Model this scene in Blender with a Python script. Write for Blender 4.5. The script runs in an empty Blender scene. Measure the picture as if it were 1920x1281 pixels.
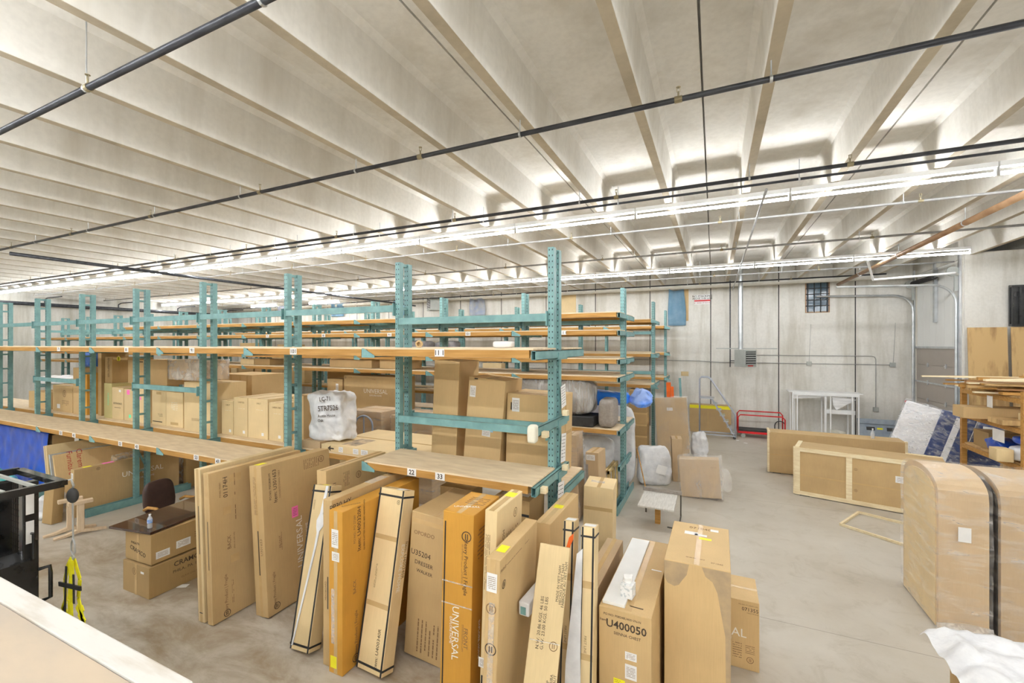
import bpy, bmesh, math, random
from mathutils import Vector, Matrix, noise
random.seed(7)
UP = (0, 0, 1)
# ------------------------------------------------------------------ camera
H = 3.6                      # eye height in metres
FPX = 816.7                  # focal length in pixels of the 1920 px wide frame
HV = 646.0                   # row of the horizon
YAW = math.atan(379/FPX)
SC = bpy.context.scene
COL = SC.collection
cd = bpy.data.cameras.new('camera')
cam = bpy.data.objects.new('camera', cd); COL.objects.link(cam)
cam.location = (0, 0, H)
cam.rotation_euler = (math.radians(90), 0, YAW)
cd.sensor_width = 36; cd.lens = 36*FPX/1920
cd.shift_y = (HV-640.5)/1920
cd.clip_start = 0.05; cd.clip_end = 200
SC.camera = cam
SC.view_settings.view_transform = 'Standard'
SC.view_settings.look = 'None'
SC.view_settings.gamma = 1
SC.view_settings.use_curve_mapping = False
SC.view_settings.exposure = 0.74
SC.cycles.max_bounces = 10
SC.cycles.diffuse_bounces = 6
SC.cycles.transparent_max_bounces = 24
SC.cycles.use_denoising = True
SC.cycles.sample_clamp_indirect = 6
w = bpy.data.worlds.new('world'); SC.world = w; w.use_nodes = True
w.node_tree.nodes['Background'].inputs[0].default_value = (0.9, 0.95, 1, 1)
w.node_tree.nodes['Background'].inputs[1].default_value = 0.05
TUBE = 60.0                  # strength of the fluorescent tubes

# ------------------------------------------------------------------ photo ray -> place
FW = Vector((-math.sin(YAW), math.cos(YAW))); RT = Vector((math.cos(YAW), math.sin(YAW)))
def ray(u):
    k = (u-960)/FPX
    return FW+RT*k
def onZ(u, v, z=0.0):
    d = FPX*(H-z)/(v-HV); p = ray(u)*d
    return Vector((p.x, p.y, z))
def onY(u, v, y):
    r = ray(u); d = y/r.y
    return Vector((r.x*d, y, H-(v-HV)*d/FPX))
def onX(u, v, x):
    r = ray(u); d = x/r.x
    return Vector((x, r.y*d, H-(v-HV)*d/FPX))
def xat(u, y):
    r = ray(u); return r.x*y/r.y

# ------------------------------------------------------------------ materials
MT = {}
def nt(m):
    m.use_nodes = True
    t = m.node_tree; b = t.nodes['Principled BSDF']
    return t, b
def ramp(t, pts):
    r = t.nodes.new('ShaderNodeValToRGB')
    e = r.color_ramp.elements
    e[0].position, e[0].color = pts[0][0], (*pts[0][1], 1)
    e[1].position, e[1].color = pts[-1][0], (*pts[-1][1], 1)
    for p, c in pts[1:-1]:
        x = e.new(p); x.color = (*c, 1)
    return r
def tex(t, coord='Object', scale=(1, 1, 1), loc=(0, 0, 0)):
    tc = t.nodes.new('ShaderNodeTexCoord'); mp = t.nodes.new('ShaderNodeMapping')
    mp.inputs['Scale'].default_value = scale; mp.inputs['Location'].default_value = loc
    t.links.new(tc.outputs[coord], mp.inputs[0]); return mp.outputs[0]
def nz(t, vec, scale=1, detail=4, rough=.55, dist=0):
    n = t.nodes.new('ShaderNodeTexNoise'); n.inputs['Scale'].default_value = scale
    n.inputs['Detail'].default_value = detail; n.inputs['Roughness'].default_value = rough
    n.inputs['Distortion'].default_value = dist
    t.links.new(vec, n.inputs['Vector']); return n.outputs['Fac']
def mixc(t, f, a, b, mode='MIX'):
    m = t.nodes.new('ShaderNodeMix'); m.data_type = 'RGBA'; m.blend_type = mode
    for i, s in ((0, f), (6, a), (7, b)):
        if isinstance(s, (int, float)): m.inputs[i].default_value = s
        elif isinstance(s, tuple): m.inputs[i].default_value = (*s, 1)
        else: t.links.new(s, m.inputs[i])
    return m.outputs[2]
def math_(t, op, a, b=None, c=None):
    m = t.nodes.new('ShaderNodeMath'); m.operation = op
    for i, s in enumerate((a, b, c)):
        if s is None: continue
        if isinstance(s, (int, float)): m.inputs[i].default_value = s
        else: t.links.new(s, m.inputs[i])
    return m.outputs[0]
def bump(t, b, h, strength=.3, dist=.01):
    n = t.nodes.new('ShaderNodeBump'); n.inputs['Strength'].default_value = strength
    n.inputs['Distance'].default_value = dist
    t.links.new(h, n.inputs['Height']); t.links.new(n.outputs[0], b.inputs['Normal'])
def mat(name, c1, c2=None, scale=4, rough=.7, metal=0, stretch=(1, 1, 1), bmp=0, spec=.3, detail=4, coat=0, lo=.35, hi=.65):
    if name in MT: return MT[name]
    m = bpy.data.materials.new(name); t, b = nt(m)
    b.inputs['Roughness'].default_value = rough; b.inputs['Metallic'].default_value = metal
    b.inputs['Specular IOR Level'].default_value = spec; b.inputs['Coat Weight'].default_value = coat
    if c2 is None: c2 = tuple(x*.9 for x in c1)
    v = tex(t, 'Object', stretch); f = nz(t, v, scale, detail)
    r = ramp(t, [(lo, c2), (hi, c1)]); t.links.new(f, r.inputs[0])
    t.links.new(r.outputs[0], b.inputs['Base Color'])
    if bmp: bump(t, b, f, bmp, .02)
    MT[name] = m; return m
def cardboard(name, c):
    if name in MT: return MT[name]
    m = bpy.data.materials.new(name); t, b = nt(m)
    b.inputs['Roughness'].default_value = .62; b.inputs['Specular IOR Level'].default_value = .35
    v = tex(t)
    oi = t.nodes.new('ShaderNodeObjectInfo')
    f1 = nz(t, v, 2.2, 5); f2 = nz(t, tex(t, 'Object', (30, 30, 1.5)), 3, 3)
    r = ramp(t, [(.3, tuple(x*.87 for x in c)), (.7, c)]); t.links.new(f1, r.inputs[0])
    r2 = ramp(t, [(.3, (.93, .93, .93)), (.7, (1, 1, 1))]); t.links.new(f2, r2.inputs[0])
    c1 = mixc(t, 1.0, r.outputs[0], r2.outputs[0], 'MULTIPLY')
    r3 = ramp(t, [(0, (.88, .87, .84)), (1, (1.1, 1.1, 1.08))]); t.links.new(oi.outputs['Random'], r3.inputs[0])
    t.links.new(mixc(t, 1.0, c1, r3.outputs[0], 'MULTIPLY'), b.inputs['Base Color'])
    bump(t, b, f1, .12, .02)
    MT[name] = m; return m
def film(name, c=(.9, .91, .92), lo=.08, hi=.62, stretch=(1, 1, 1), scale=9, clear=.5):
    """stretch film / poly bag: mostly see-through with white streaks"""
    if name in MT: return MT[name]
    m = bpy.data.materials.new(name); t, b = nt(m)
    b.inputs['Base Color'].default_value = (*c, 1); b.inputs['Roughness'].default_value = .16
    b.inputs['Specular IOR Level'].default_value = .8
    f = nz(t, tex(t, 'Object', stretch), scale, 4, .6, .6)
    mr = t.nodes.new('ShaderNodeMapRange'); mr.inputs[1].default_value = .45; mr.inputs[2].default_value = .8
    mr.inputs[3].default_value = lo; mr.inputs[4].default_value = hi
    t.links.new(f, mr.inputs[0]); t.links.new(mr.outputs[0], b.inputs['Alpha'])
    bump(t, b, f, .18, .02)
    MT[name] = m; return m
CARD = cardboard('cardboard_tan', (.63, .445, .225))
CARDL = cardboard('cardboard_light', (.77, .60, .345))
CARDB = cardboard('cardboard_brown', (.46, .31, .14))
CARDO = cardboard('cardboard_orange', (.66, .34, .055))
CARDP = cardboard('cardboard_pink_tan', (.60, .44, .27))
TAPE = mat('packing_tape', (.60, .42, .21), (.55, .38, .18), 6, .25, spec=.5)
TAPEC = film('clear_tape', (.95, .93, .88), .25, .5, scale=20)
BLK = mat('black_strap', (.02, .02, .022), (.03, .03, .03), 6, .45)
PAPER = mat('white_paper', (.86, .86, .85), (.8, .8, .8), 6, .6)
YEL = mat('yellow_sticker', (.9, .83, .03), (.85, .78, .03), 6, .5)
PINK = mat('pink_sticker', (.95, .2, .55), (.9, .18, .5), 6, .5)
GRN = mat('green_sticker', (.15, .75, .42), (.12, .7, .4), 6, .5)
INK = mat('dark_ink', (.05, .035, .025), (.07, .05, .035), 6, .7)
INKB = mat('brown_ink', (.20, .12, .06), (.24, .15, .07), 6, .7)
INKW = mat('white_ink', (.85, .82, .75), (.8, .77, .7), 6, .6)
INKR = mat('red_ink', (.45, .04, .03), (.4, .04, .03), 6, .6)
PLY = mat('plywood_deck', (.80, .66, .46), (.66, .52, .35), 2.5, .6, stretch=(1, 4, 1), detail=8)
PLYD = mat('plywood_sheet_worn', (.60, .41, .19), (.34, .205, .085), 1.5, .7, stretch=(2.2, 2, .5), detail=8, lo=.38, hi=.52)
LUM = mat('lumber_edge', (.50, .275, .08), (.37, .19, .045), 3, .6, stretch=(.6, 6, 9), detail=5)
PINE = mat('pale_pine', (.86, .76, .53), (.74, .60, .37), 4, .6, stretch=(1, 6, 6), detail=5)
WOODR = mat('reddish_lumber', (.50, .29, .14), (.38, .2, .09), 4, .65, stretch=(.6, 6, 6))
DARKW = mat('dark_espresso_veneer', (.035, .014, .01), (.06, .025, .015), 5, .18, stretch=(1, 8, 1), coat=.5)
BEECH = mat('unfinished_beech', (.68, .54, .38), (.6, .46, .31), 5, .6, stretch=(5, 5, .8))
GALV = mat('galvanised_steel', (.62, .65, .67), (.5, .53, .55), 5, .38, .7)
GREYM = mat('grey_painted_metal', (.42, .44, .42), (.38, .40, .38), 5, .5, .1)
PIPE = mat('black_iron_pipe', (.075, .08, .09), (.04, .042, .05), 12, .35, .4, stretch=(.3, 1, 1))
BRASS = mat('brass_sprinkler', (.36, .31, .20), (.28, .24, .15), 8, .45, .5)
PIPEG = mat('grey_conduit', (.42, .42, .42), (.34, .34, .34), 8, .45, .4)
RUST = mat('brown_painted_pipe', (.36, .22, .12), (.26, .15, .08), 4, .5, .1)
WHITE = mat('white_paint', (.85, .86, .86), (.8, .81, .81), 4, .45)
REDP = mat('red_paint', (.6, .02, .025), (.5, .02, .02), 4, .35)
ORG = mat('orange_paint', (.85, .16, .02), (.7, .12, .02), 4, .4)
YELW = mat('yellow_webbing', (.88, .82, .02), (.8, .72, .02), 14, .6)
BLACKP = mat('black_paint', (.010, .011, .012), (.018, .019, .02), 5, .25, coat=.3)
BLACKR = mat('black_rubber', (.03, .03, .03), (.045, .045, .045), 7, .6)
BLUET = mat('blue_tarp', (.01, .10, .62), (.01, .06, .42), 3, .28, bmp=.5, spec=.6, coat=.3)
TEALT = mat('teal_plastic', (.02, .48, .42), (.25, .65, .58), 5, .3, bmp=.5, lo=.4, hi=.7)
NAVY = mat('navy_fabric', (.012, .03, .13), (.02, .045, .17), 16, .8)
QUILT = mat('white_quilted_fabric', (.86, .86, .88), (.76, .77, .80), 9, .8, bmp=.5)
GREYF = mat('grey_taupe_fabric', (.33, .30, .27), (.27, .24, .22), 20, .85)
POLYW = mat('white_poly_sheet', (.80, .81, .83), (.62, .63, .66), 5, .35, bmp=.9, spec=.5, lo=.3)
POLYG = film('grey_poly_bag', (.82, .84, .87), .35, .9, (1, 1, 1), 5)
FILM = film('stretch_film', (.97, .97, .97), .06, .46, (1, 1, 4), 2.2)
FILM2 = film('clear_poly_bag', (.97, .97, .98), .12, .36, (2, 2, .8), 1.8)
BLUEP = mat('pale_blue_pad', (.40, .60, .76), (.28, .50, .68), 3, .7, bmp=.3)
LEATH = mat('brown_leather', (.045, .025, .02), (.06, .035, .03), 9, .35, bmp=.2)
SLAT = mat('whitewashed_plank', (.66, .64, .60), (.54, .52, .48), 6, .6, stretch=(8, 1, 1))

def teal_mat():
    m = bpy.data.materials.new('teal_rack_paint'); t, b = nt(m)
    b.inputs['Roughness'].default_value = .42; b.inputs['Specular IOR Level'].default_value = .45
    f = nz(t, tex(t), 6, 4)
    r = ramp(t, [(.3, (.125, .265, .27)), (.7, (.20, .385, .39))]); t.links.new(f, r.inputs[0])
    t.links.new(r.outputs[0], b.inputs['Base Color']); return m
TEAL = teal_mat()
def teal_post_mat():
    """punched post: two columns of dark slots on the faces that look along the aisle"""
    m = bpy.data.materials.new('teal_punched_post'); t, b = nt(m)
    b.inputs['Roughness'].default_value = .42
    f = nz(t, tex(t), 6, 4)
    r = ramp(t, [(.3, (.125, .265, .27)), (.7, (.20, .385, .39))]); t.links.new(f, r.inputs[0])
    tc = t.nodes.new('ShaderNodeTexCoord'); sp = t.nodes.new('ShaderNodeSeparateXYZ')
    t.links.new(tc.outputs['Object'], sp.inputs[0])
    fz = math_(t, 'ABSOLUTE', math_(t, 'SUBTRACT', math_(t, 'FRACT', math_(t, 'MULTIPLY', sp.outputs[2], 1/.076)), .5))
    hz = math_(t, 'LESS_THAN', fz, .14)
    fx = math_(t, 'ABSOLUTE', math_(t, 'SUBTRACT', math_(t, 'ABSOLUTE', sp.outputs[0]), .021))
    hx = math_(t, 'LESS_THAN', fx, .0065)
    sn = t.nodes.new('ShaderNodeSeparateXYZ'); t.links.new(tc.outputs['Normal'], sn.inputs[0])
    hn = math_(t, 'GREATER_THAN', math_(t, 'ABSOLUTE', sn.outputs[1]), .7)
    k = math_(t, 'MULTIPLY', math_(t, 'MULTIPLY', hz, hx), hn)
    t.links.new(mixc(t, k, r.outputs[0], (.012, .03, .035)), b.inputs['Base Color']); return m
TEALP = teal_post_mat()

# ------------------------------------------------------------------ mesh helpers
class MB:
    """collects shapes, builds ONE mesh object"""
    def __init__(s): s.bm = bmesh.new()
    def box(s, x0, y0, z0, x1, y1, z1, M=None, bev=0):
        vs = [s.bm.verts.new((x, y, z)) for z in (z0, z1) for y in (y0, y1) for x in (x0, x1)]
        fs = [(0, 2, 3, 1), (4, 5, 7, 6), (0, 1, 5, 4), (2, 6, 7, 3), (0, 4, 6, 2), (1, 3, 7, 5)]
        F = [s.bm.faces.new([vs[i] for i in f]) for f in fs]
        if M is not None: bmesh.ops.transform(s.bm, matrix=M, verts=vs)
        if bev:
            es = list({e for f in F for e in f.edges})
            bmesh.ops.bevel(s.bm, geom=es, offset=bev, segments=2, affect='EDGES', profile=.5)
        return s
    def bar(s, a, b, w, h, up=(0, 0, 1)):
        a, b = Vector(a), Vector(b); z = (b-a); L = z.length; z.normalize()
        u = Vector(up)
        if abs(z.dot(u)) > .98: u = Vector((0, 1, 0))
        x = u.cross(z).normalized(); y = z.cross(x)
        M = Matrix((x, y, z)).transposed().to_4x4(); M.translation = a
        return s.box(-w/2, -h/2, 0, w/2, h/2, L, M)
    def cyl(s, a, b, r, n=12, r2=None, cap=True):
        a, b = Vector(a), Vector(b); z = b-a; L = z.length
        if L < 1e-6: return s
        q = Vector((0, 0, 1)).rotation_difference(z.normalized()).to_matrix().to_4x4()
        q.translation = (a+b)/2
        bmesh.ops.create_cone(s.bm, cap_ends=cap, segments=n, radius1=r, radius2=r if r2 is None else r2, depth=L, matrix=q)
        return s
    def sph(s, c, r, n=10, sc=(1, 1, 1)):
        M = Matrix.Translation(c) @ Matrix.Diagonal((*sc, 1))
        bmesh.ops.create_uvsphere(s.bm, u_segments=n*2, v_segments=n, radius=r, matrix=M); return s
    def tube(s, pts, r, n=10):
        pts = [Vector(p) for p in pts]; rings = []
        up = Vector((0, 0, 1)); px = None
        for i, p in enumerate(pts):
            d = (pts[min(i+1, len(pts)-1)]-pts[max(i-1, 0)]).normalized()
            if px is None:
                px = d.cross(up)
                if px.length < .05: px = d.cross(Vector((0, 1, 0)))
                px.normalize()
            px = (px-d*px.dot(d)).normalized(); py = d.cross(px)
            rings.append([s.bm.verts.new(p+(px*math.cos(2*math.pi*k/n)+py*math.sin(2*math.pi*k/n))*r) for k in range(n)])
        for a, b in zip(rings, rings[1:]):
            for k in range(n): s.bm.faces.new((a[k], a[(k+1) % n], b[(k+1) % n], b[k]))
        s.bm.faces.new(rings[0][::-1]); s.bm.faces.new(rings[-1]); return s
    def prism(s, poly, depth, M=None):
        """poly in xz, extruded along +y"""
        a = [s.bm.verts.new((x, 0, z)) for x, z in poly]; b = [s.bm.verts.new((x, depth, z)) for x, z in poly]
        s.bm.faces.new(a); s.bm.faces.new(b[::-1]); n = len(poly)
        for i in range(n): s.bm.faces.new((a[i], b[i], b[(i+1) % n], a[(i+1) % n]))
        if M is not None: bmesh.ops.transform(s.bm, matrix=M, verts=a+b)
        return s
    def lathe(s, prof, n=20, c=(0, 0, 0)):
        rings = []
        for r, z in prof:
            rings.append([s.bm.verts.new((c[0]+max(r, 1e-4)*math.cos(2*math.pi*k/n), c[1]+max(r, 1e-4)*math.sin(2*math.pi*k/n), c[2]+z)) for k in range(n)])
        for a, b in zip(rings, rings[1:]):
            for k in range(n): s.bm.faces.new((a[k], a[(k+1) % n], b[(k+1) % n], b[k]))
        s.bm.faces.new(rings[0][::-1]); s.bm.faces.new(rings[-1]); return s
    def build(s, name, m, parent=None, M=None, smooth=False):
        bmesh.ops.recalc_face_normals(s.bm, faces=s.bm.faces)
        me = bpy.data.meshes.new(name); s.bm.to_mesh(me); s.bm.free()
        me.materials.append(m)
        if smooth:
            for p in me.polygons: p.use_smooth = True
        o = bpy.data.objects.new(name, me); COL.objects.link(o)
        if parent is not None: o.parent = parent
        if M is not None: o.matrix_world = M if parent is None else o.matrix_world
        return o
def tag(o, label=None, cat=None, group=None, kind=None):
    if label: o['label'] = label
    if cat: o['category'] = cat
    if group: o['group'] = group
    if kind: o['kind'] = kind
    return o
def empty(name, loc, rz=0, label=None, cat=None, group=None):
    o = bpy.data.objects.new(name, None); COL.objects.link(o)
    o.location = loc; o.rotation_euler = (0, 0, rz); o.empty_display_size = .2
    return tag(o, label, cat, group)
def struct(o): o['kind'] = 'structure'; return o
ORD = ['first', 'second', 'third', 'fourth', 'fifth', 'sixth', 'seventh', 'eighth', 'ninth', 'tenth', 'eleventh', 'twelfth', 'thirteenth', 'fourteenth', 'fifteenth', 'sixteenth', 'seventeenth', 'eighteenth']

def text_mesh(s, size, name='printed_text', bold=0):
    c = bpy.data.curves.new('t', 'FONT'); c.body = s; c.size = size; c.resolution_u = 2; c.offset = bold*size
    c.extrude = .0004
    o = bpy.data.objects.new('t', c); COL.objects.link(o)
    bpy.context.view_layer.update()
    me = bpy.data.meshes.new_from_object(o.evaluated_get(bpy.context.evaluated_depsgraph_get()))
    bpy.data.objects.remove(o); bpy.data.curves.remove(c); me.name = name
    return me
def faceM(face, w, d, h, u, v, rot=0, off=.0015):
    """local matrix of a decal on a face; u,v in metres from the face's lower left seen from outside"""
    P = {'front': ((0, 0, 0), (1, 0, 0), (0, 0, 1)), 'right': ((w, 0, 0), (0, 1, 0), (0, 0, 1)),
         'left': ((0, d, 0), (0, -1, 0), (0, 0, 1)), 'back': ((w, d, 0), (-1, 0, 0), (0, 0, 1)),
         'top': ((0, 0, h), (1, 0, 0), (0, 1, 0))}[face]
    o, a, b = [Vector(x) for x in P]; n = a.cross(b)
    M = Matrix((a, b, n)).transposed().to_4x4(); M.translation = o+a*u+b*v+n*off
    return M @ Matrix.Rotation(math.radians(rot), 4, 'Z')
def fdim(face, w, d, h):
    return {'front': (w, h), 'back': (w, h), 'left': (d, h), 'right': (d, h), 'top': (w, d)}[face]
def decal(o, dims, face, cu, cv, sw, sh, m, name='shipping_label', rot=0, off=.0012):
    """flat sticker centred at fraction cu,cv of the face, sw x sh metres"""
    fw, fh = fdim(face, *dims); b = MB(); b.box(-sw/2, -sh/2, 0, sw/2, sh/2, .0008)
    p = b.build(name, m, o); p.matrix_local = faceM(face, *dims, cu*fw, cv*fh, rot, off); return p
def text(o, dims, face, cu, cv, s, size, m=INK, rot=0, name='printed_text', bold=0, off=.0012):
    me = text_mesh(s, size, name, bold); me.materials.clear(); me.materials.append(m)
    if not len(me.vertices): return None
    xs = [v.co.x for v in me.vertices]; ys = [v.co.y for v in me.vertices]
    me.transform(Matrix.Translation((-(min(xs)+max(xs))/2, -(min(ys)+max(ys))/2, 0)))
    p = bpy.data.objects.new(name, me); COL.objects.link(p); p.parent = o
    fw, fh = fdim(face, *dims); p.matrix_local = faceM(face, *dims, cu*fw, cv*fh, rot, off); return p
def ring(o, dims, face, cu, cv, r, m=INK, glyph=None, name='printed_mark'):
    b = MB(); n = 20
    for k in range(n):
        a0, a1 = 2*math.pi*k/n, 2*math.pi*(k+1)/n
        q = [(r*math.cos(a0), r*math.sin(a0)), (r*math.cos(a1), r*math.sin(a1)), (.82*r*math.cos(a1), .82*r*math.sin(a1)), (.82*r*math.cos(a0), .82*r*math.sin(a0))]
        b.bm.faces.new([b.bm.verts.new((x, y, .0004)) for x, y in q])
    b.box(-.3*r, -.5*r, 0, -.12*r, .5*r, .0005); b.box(.12*r, -.5*r, 0, .3*r, .5*r, .0005)
    p = b.build(name, m, o); fw, fh = fdim(face, *dims); p.matrix_local = faceM(face, *dims, cu*fw, cv*fh); return p
def para(o, dims, face, cu, cv, sw, sh, rows, m=INKB, rot=0, name='printed_text', off=.0015):
    """block of small illegible print: broken lines"""
    b = MB(); rnd = random.Random(int(cu*1000+cv*77))
    for i in range(rows):
        y = sh*(.5-(i+.5)/rows); x = -sw/2
        while x < sw/2:
            l = sw*rnd.uniform(.05, .16); x2 = min(x+l, sw/2)
            if rnd.random() < .86: b.box(x, y-sh/rows*.15, 0, x2, y+sh/rows*.15, .0005)
            x = x2+sw*.02
    p = b.build(name, m, o); fw, fh = fdim(face, *dims); p.matrix_local = faceM(face, *dims, cu*fw, cv*fh, rot, off); return p

def carton(A, ax, az, dims, m, label=None, dec=(), name='cardboard_box', cat='box', group=None, tape='top', bev=.006, Z0=None, bulge=.0):
    """box with corner A, x axis ax, up axis az, dims (w,d,h); depth runs along az x ax"""
    az = Vector(az).normalized(); ax = Vector(ax); ax = (ax-az*ax.dot(az)).normalized(); ay = az.cross(ax)
    w_, d_, h_ = dims
    M = Matrix((ax, ay, az)).transposed().to_4x4(); M.translation = Vector(A)
    if Z0 is not None:
        mz = min((M @ Vector((x, y, z))).z for x in (0, w_) for y in (0, d_) for z in (0, h_))
        M.translation.z += Z0+.0015-mz
    b = MB(); b.box(0, 0, 0, w_, d_, h_, bev=min(bev, min(dims)*.2))
    if bulge:
        es = [e for e in b.bm.edges if e.calc_length() > .1]
        bmesh.ops.subdivide_edges(b.bm, edges=es, cuts=6, use_grid_fill=True)
        for v in b.bm.verts:
            c = Vector((w_/2, d_/2, h_/2)); f = [min(1, abs(v.co[i]-c[i])/(dims[i]/2)) for i in range(3)]
            for i in range(3):
                j, k = (i+1) % 3, (i+2) % 3
                if f[i] > .97: v.co[i] += math.copysign(bulge*(1-f[j]**2)*(1-f[k]**2), v.co[i]-c[i])*(0 if (i == 2 and v.co[i] < c[i]) else 1)
    o = b.build(name, m); o.matrix_world = M
    if label: tag(o, label, cat, group)
    if tape:
        for tf in tape.split(','):
            fw, fh = fdim(tf, *dims)
            t = MB()
            if tf == 'top':
                if w_ > d_: t.box(0, d_/2-.025, 0, w_, d_/2+.025, .0008)
                else: t.box(w_/2-.025, 0, 0, w_/2+.025, d_, .0008)
                p = t.build('packing_tape', TAPE, o); p.matrix_local = Matrix.Translation((0, 0, h_+.0005))
            else:
                t.box(-.025, -fh*.5, 0, .025, fh*.5, .0008)
                p = t.build('packing_tape', TAPE, o); p.matrix_local = faceM(tf, *dims, fw*.5, fh*.5, off=.0005)
    for q in dec:
        k = q[0]
        if k == 'lab': decal(o, dims, *q[1:6], PAPER); text_under(o, dims, q)
        elif k == 'st': decal(o, dims, *q[1:6], q[6], name=q[7] if len(q) > 7 else 'sticker')
        elif k == 'tx': text(o, dims, *q[1:])
        elif k == 'pa': para(o, dims, *q[1:])
        elif k == 'ri': ring(o, dims, *q[1:])
    return o
def text_under(o, dims, q):
    f, cu, cv, sw, sh = q[1:6]
    p = para(o, dims, f, cu, cv, sw*.75, sh*.7, 7, INKB, name='label_print', off=.0028)
def posed(A, B, T, d, m, label=None, w=None, h=None, Z0=0.0, **k):
    A, B, T = Vector(A), Vector(B), Vector(T)
    return carton(A, B-A, T-A, ((B-A).length if w is None else w, d, (T-A).length if h is None else h), m, label, Z0=Z0, **k)
def shelfbox(u0, u1, vt, Y, zb, d, m=CARD, label=None, rz=0, **k):
    """box whose front lies on the plane Y between photo columns u0,u1, standing at height zb"""
    x0, x1 = xat(u0, Y), xat(u1, Y); zt = onY((u0+u1)/2, vt, Y).z
    if zb == 'top': zb = max([p[4] for p in PLACED if p[0] < x1+.01 and p[1] > x0-.01 and p[2] < Y+d and p[3] > Y]+[1.70])+.004
    PLACED.append((x0, x1, Y, Y+d, zt))
    return carton((x0, Y, zb+.0015), (math.cos(rz), math.sin(rz), 0), (0, 0, 1), (x1-x0, d, max(.05, zt-zb)), m, label, **k)
PLACED = []
def soft(c, size, m, rz=0, amp=.03, fr=3.0, power=4, cuts=12, tilt=None, seed=0, name='bag', smooth=True, parent=None, flatb=True, pinch=0):
    """soft, lumpy body: superellipsoid-rounded box with wrinkles; c = centre of its base"""
    b = MB(); bmesh.ops.create_cube(b.bm, size=2)
    bmesh.ops.subdivide_edges(b.bm, edges=b.bm.edges[:], cuts=cuts, use_grid_fill=True)
    sx, sy, sz = size[0]/2, size[1]/2, size[2]/2
    for v in b.bm.verts:
        p = v.co.copy(); n = (abs(p.x)**power+abs(p.y)**power+abs(p.z)**power)**(1/power)
        q = p/n
        q = Vector((q.x*sx, q.y*sy, q.z*sz))
        dn = noise.noise_vector(q*fr+Vector((seed*7.1, seed*3.3, 0)))*amp + noise.noise_vector(q*fr*3.1+Vector((seed, 5, 2)))*amp*.4
        q = q+dn
        if pinch: s_ = 1-pinch*max(0, q.z/sz)**2; q.x *= s_; q.y *= s_
        if flatb: q.z = max(q.z, -sz)
        v.co = q+Vector((0, 0, sz))
    o = b.build(name, m, parent, smooth=smooth)
    M = Matrix.Translation(c) @ Matrix.Rotation(rz, 4, 'Z')
    if tilt: M = M @ Matrix.Rotation(tilt[0], 4, 'X') @ Matrix.Rotation(tilt[1], 4, 'Y')
    if parent is None: o.matrix_world = M
    else: o.matrix_local = M
    return o
def wrap(o, dims, m=FILM, amp=.012, pad=.012, name='stretch_film', z0=.003, seed=0):
    """a film shell around a carton, its child"""
    w_, d_, h_ = dims; b = MB(); bmesh.ops.create_cube(b.bm, size=1)
    bmesh.ops.subdivide_edges(b.bm, edges=b.bm.edges[:], cuts=10, use_grid_fill=True)
    for v in b.bm.verts:
        p = v.co.copy(); q = Vector((p.x*(w_+2*pad)+w_/2, p.y*(d_+2*pad)+d_/2, p.z*(h_-z0+pad)+(h_+z0+pad)/2))
        n = p.normalized(); q += n*abs(noise.noise(q*5+Vector((seed, 0, 0))))*amp*2
        v.co = q
    return b.build(name, m, o, smooth=True)
# ------------------------------------------------------------------ the building
YF, YN, XL, XJ = 20.1, 16.64, -31.0, 6.42     # far wall, near (jog) wall, left wall, door wall
RB, SU = 6.14, 6.72                            # rib bottoms, slab underside
def conc(name, a, b, cdark, streak=True, sc=.6, spec=.25, bm=.15):
    m = bpy.data.materials.new(name); t, bs = nt(m)
    bs.inputs['Roughness'].default_value = .85; bs.inputs['Specular IOR Level'].default_value = spec
    v = tex(t); f1 = nz(t, v, sc, 8, .6)
    r = ramp(t, [(.3, b), (.65, a)]); t.links.new(f1, r.inputs[0]); c = r.outputs[0]
    f3 = nz(t, v, 14, 3)
    r3 = ramp(t, [(.3, (.93, .93, .93)), (.6, (1, 1, 1))]); t.links.new(f3, r3.inputs[0])
    c = mixc(t, 1.0, c, r3.outputs[0], 'MULTIPLY')
    if streak:
        f2 = nz(t, tex(t, 'Object', (1, 1, .12)), 1.5, 6, .65)
        r2 = ramp(t, [(.46, (0, 0, 0)), (.74, (1, 1, 1))]); t.links.new(f2, r2.inputs[0])
        c = mixc(t, r2.outputs[0], c, cdark)
    t.links.new(c, bs.inputs['Base Color']); bump(t, bs, f3, bm, .01)
    return m
WALLM = conc('concrete_wall', (.76, .75, .71), (.67, .65, .60), (.44, .415, .345))
CEILM = conc('concrete_ceiling', (.80, .785, .745), (.73, .71, .66), (.60, .57, .51), True, .35, .04, .04)
RIBB = CEILM
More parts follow.
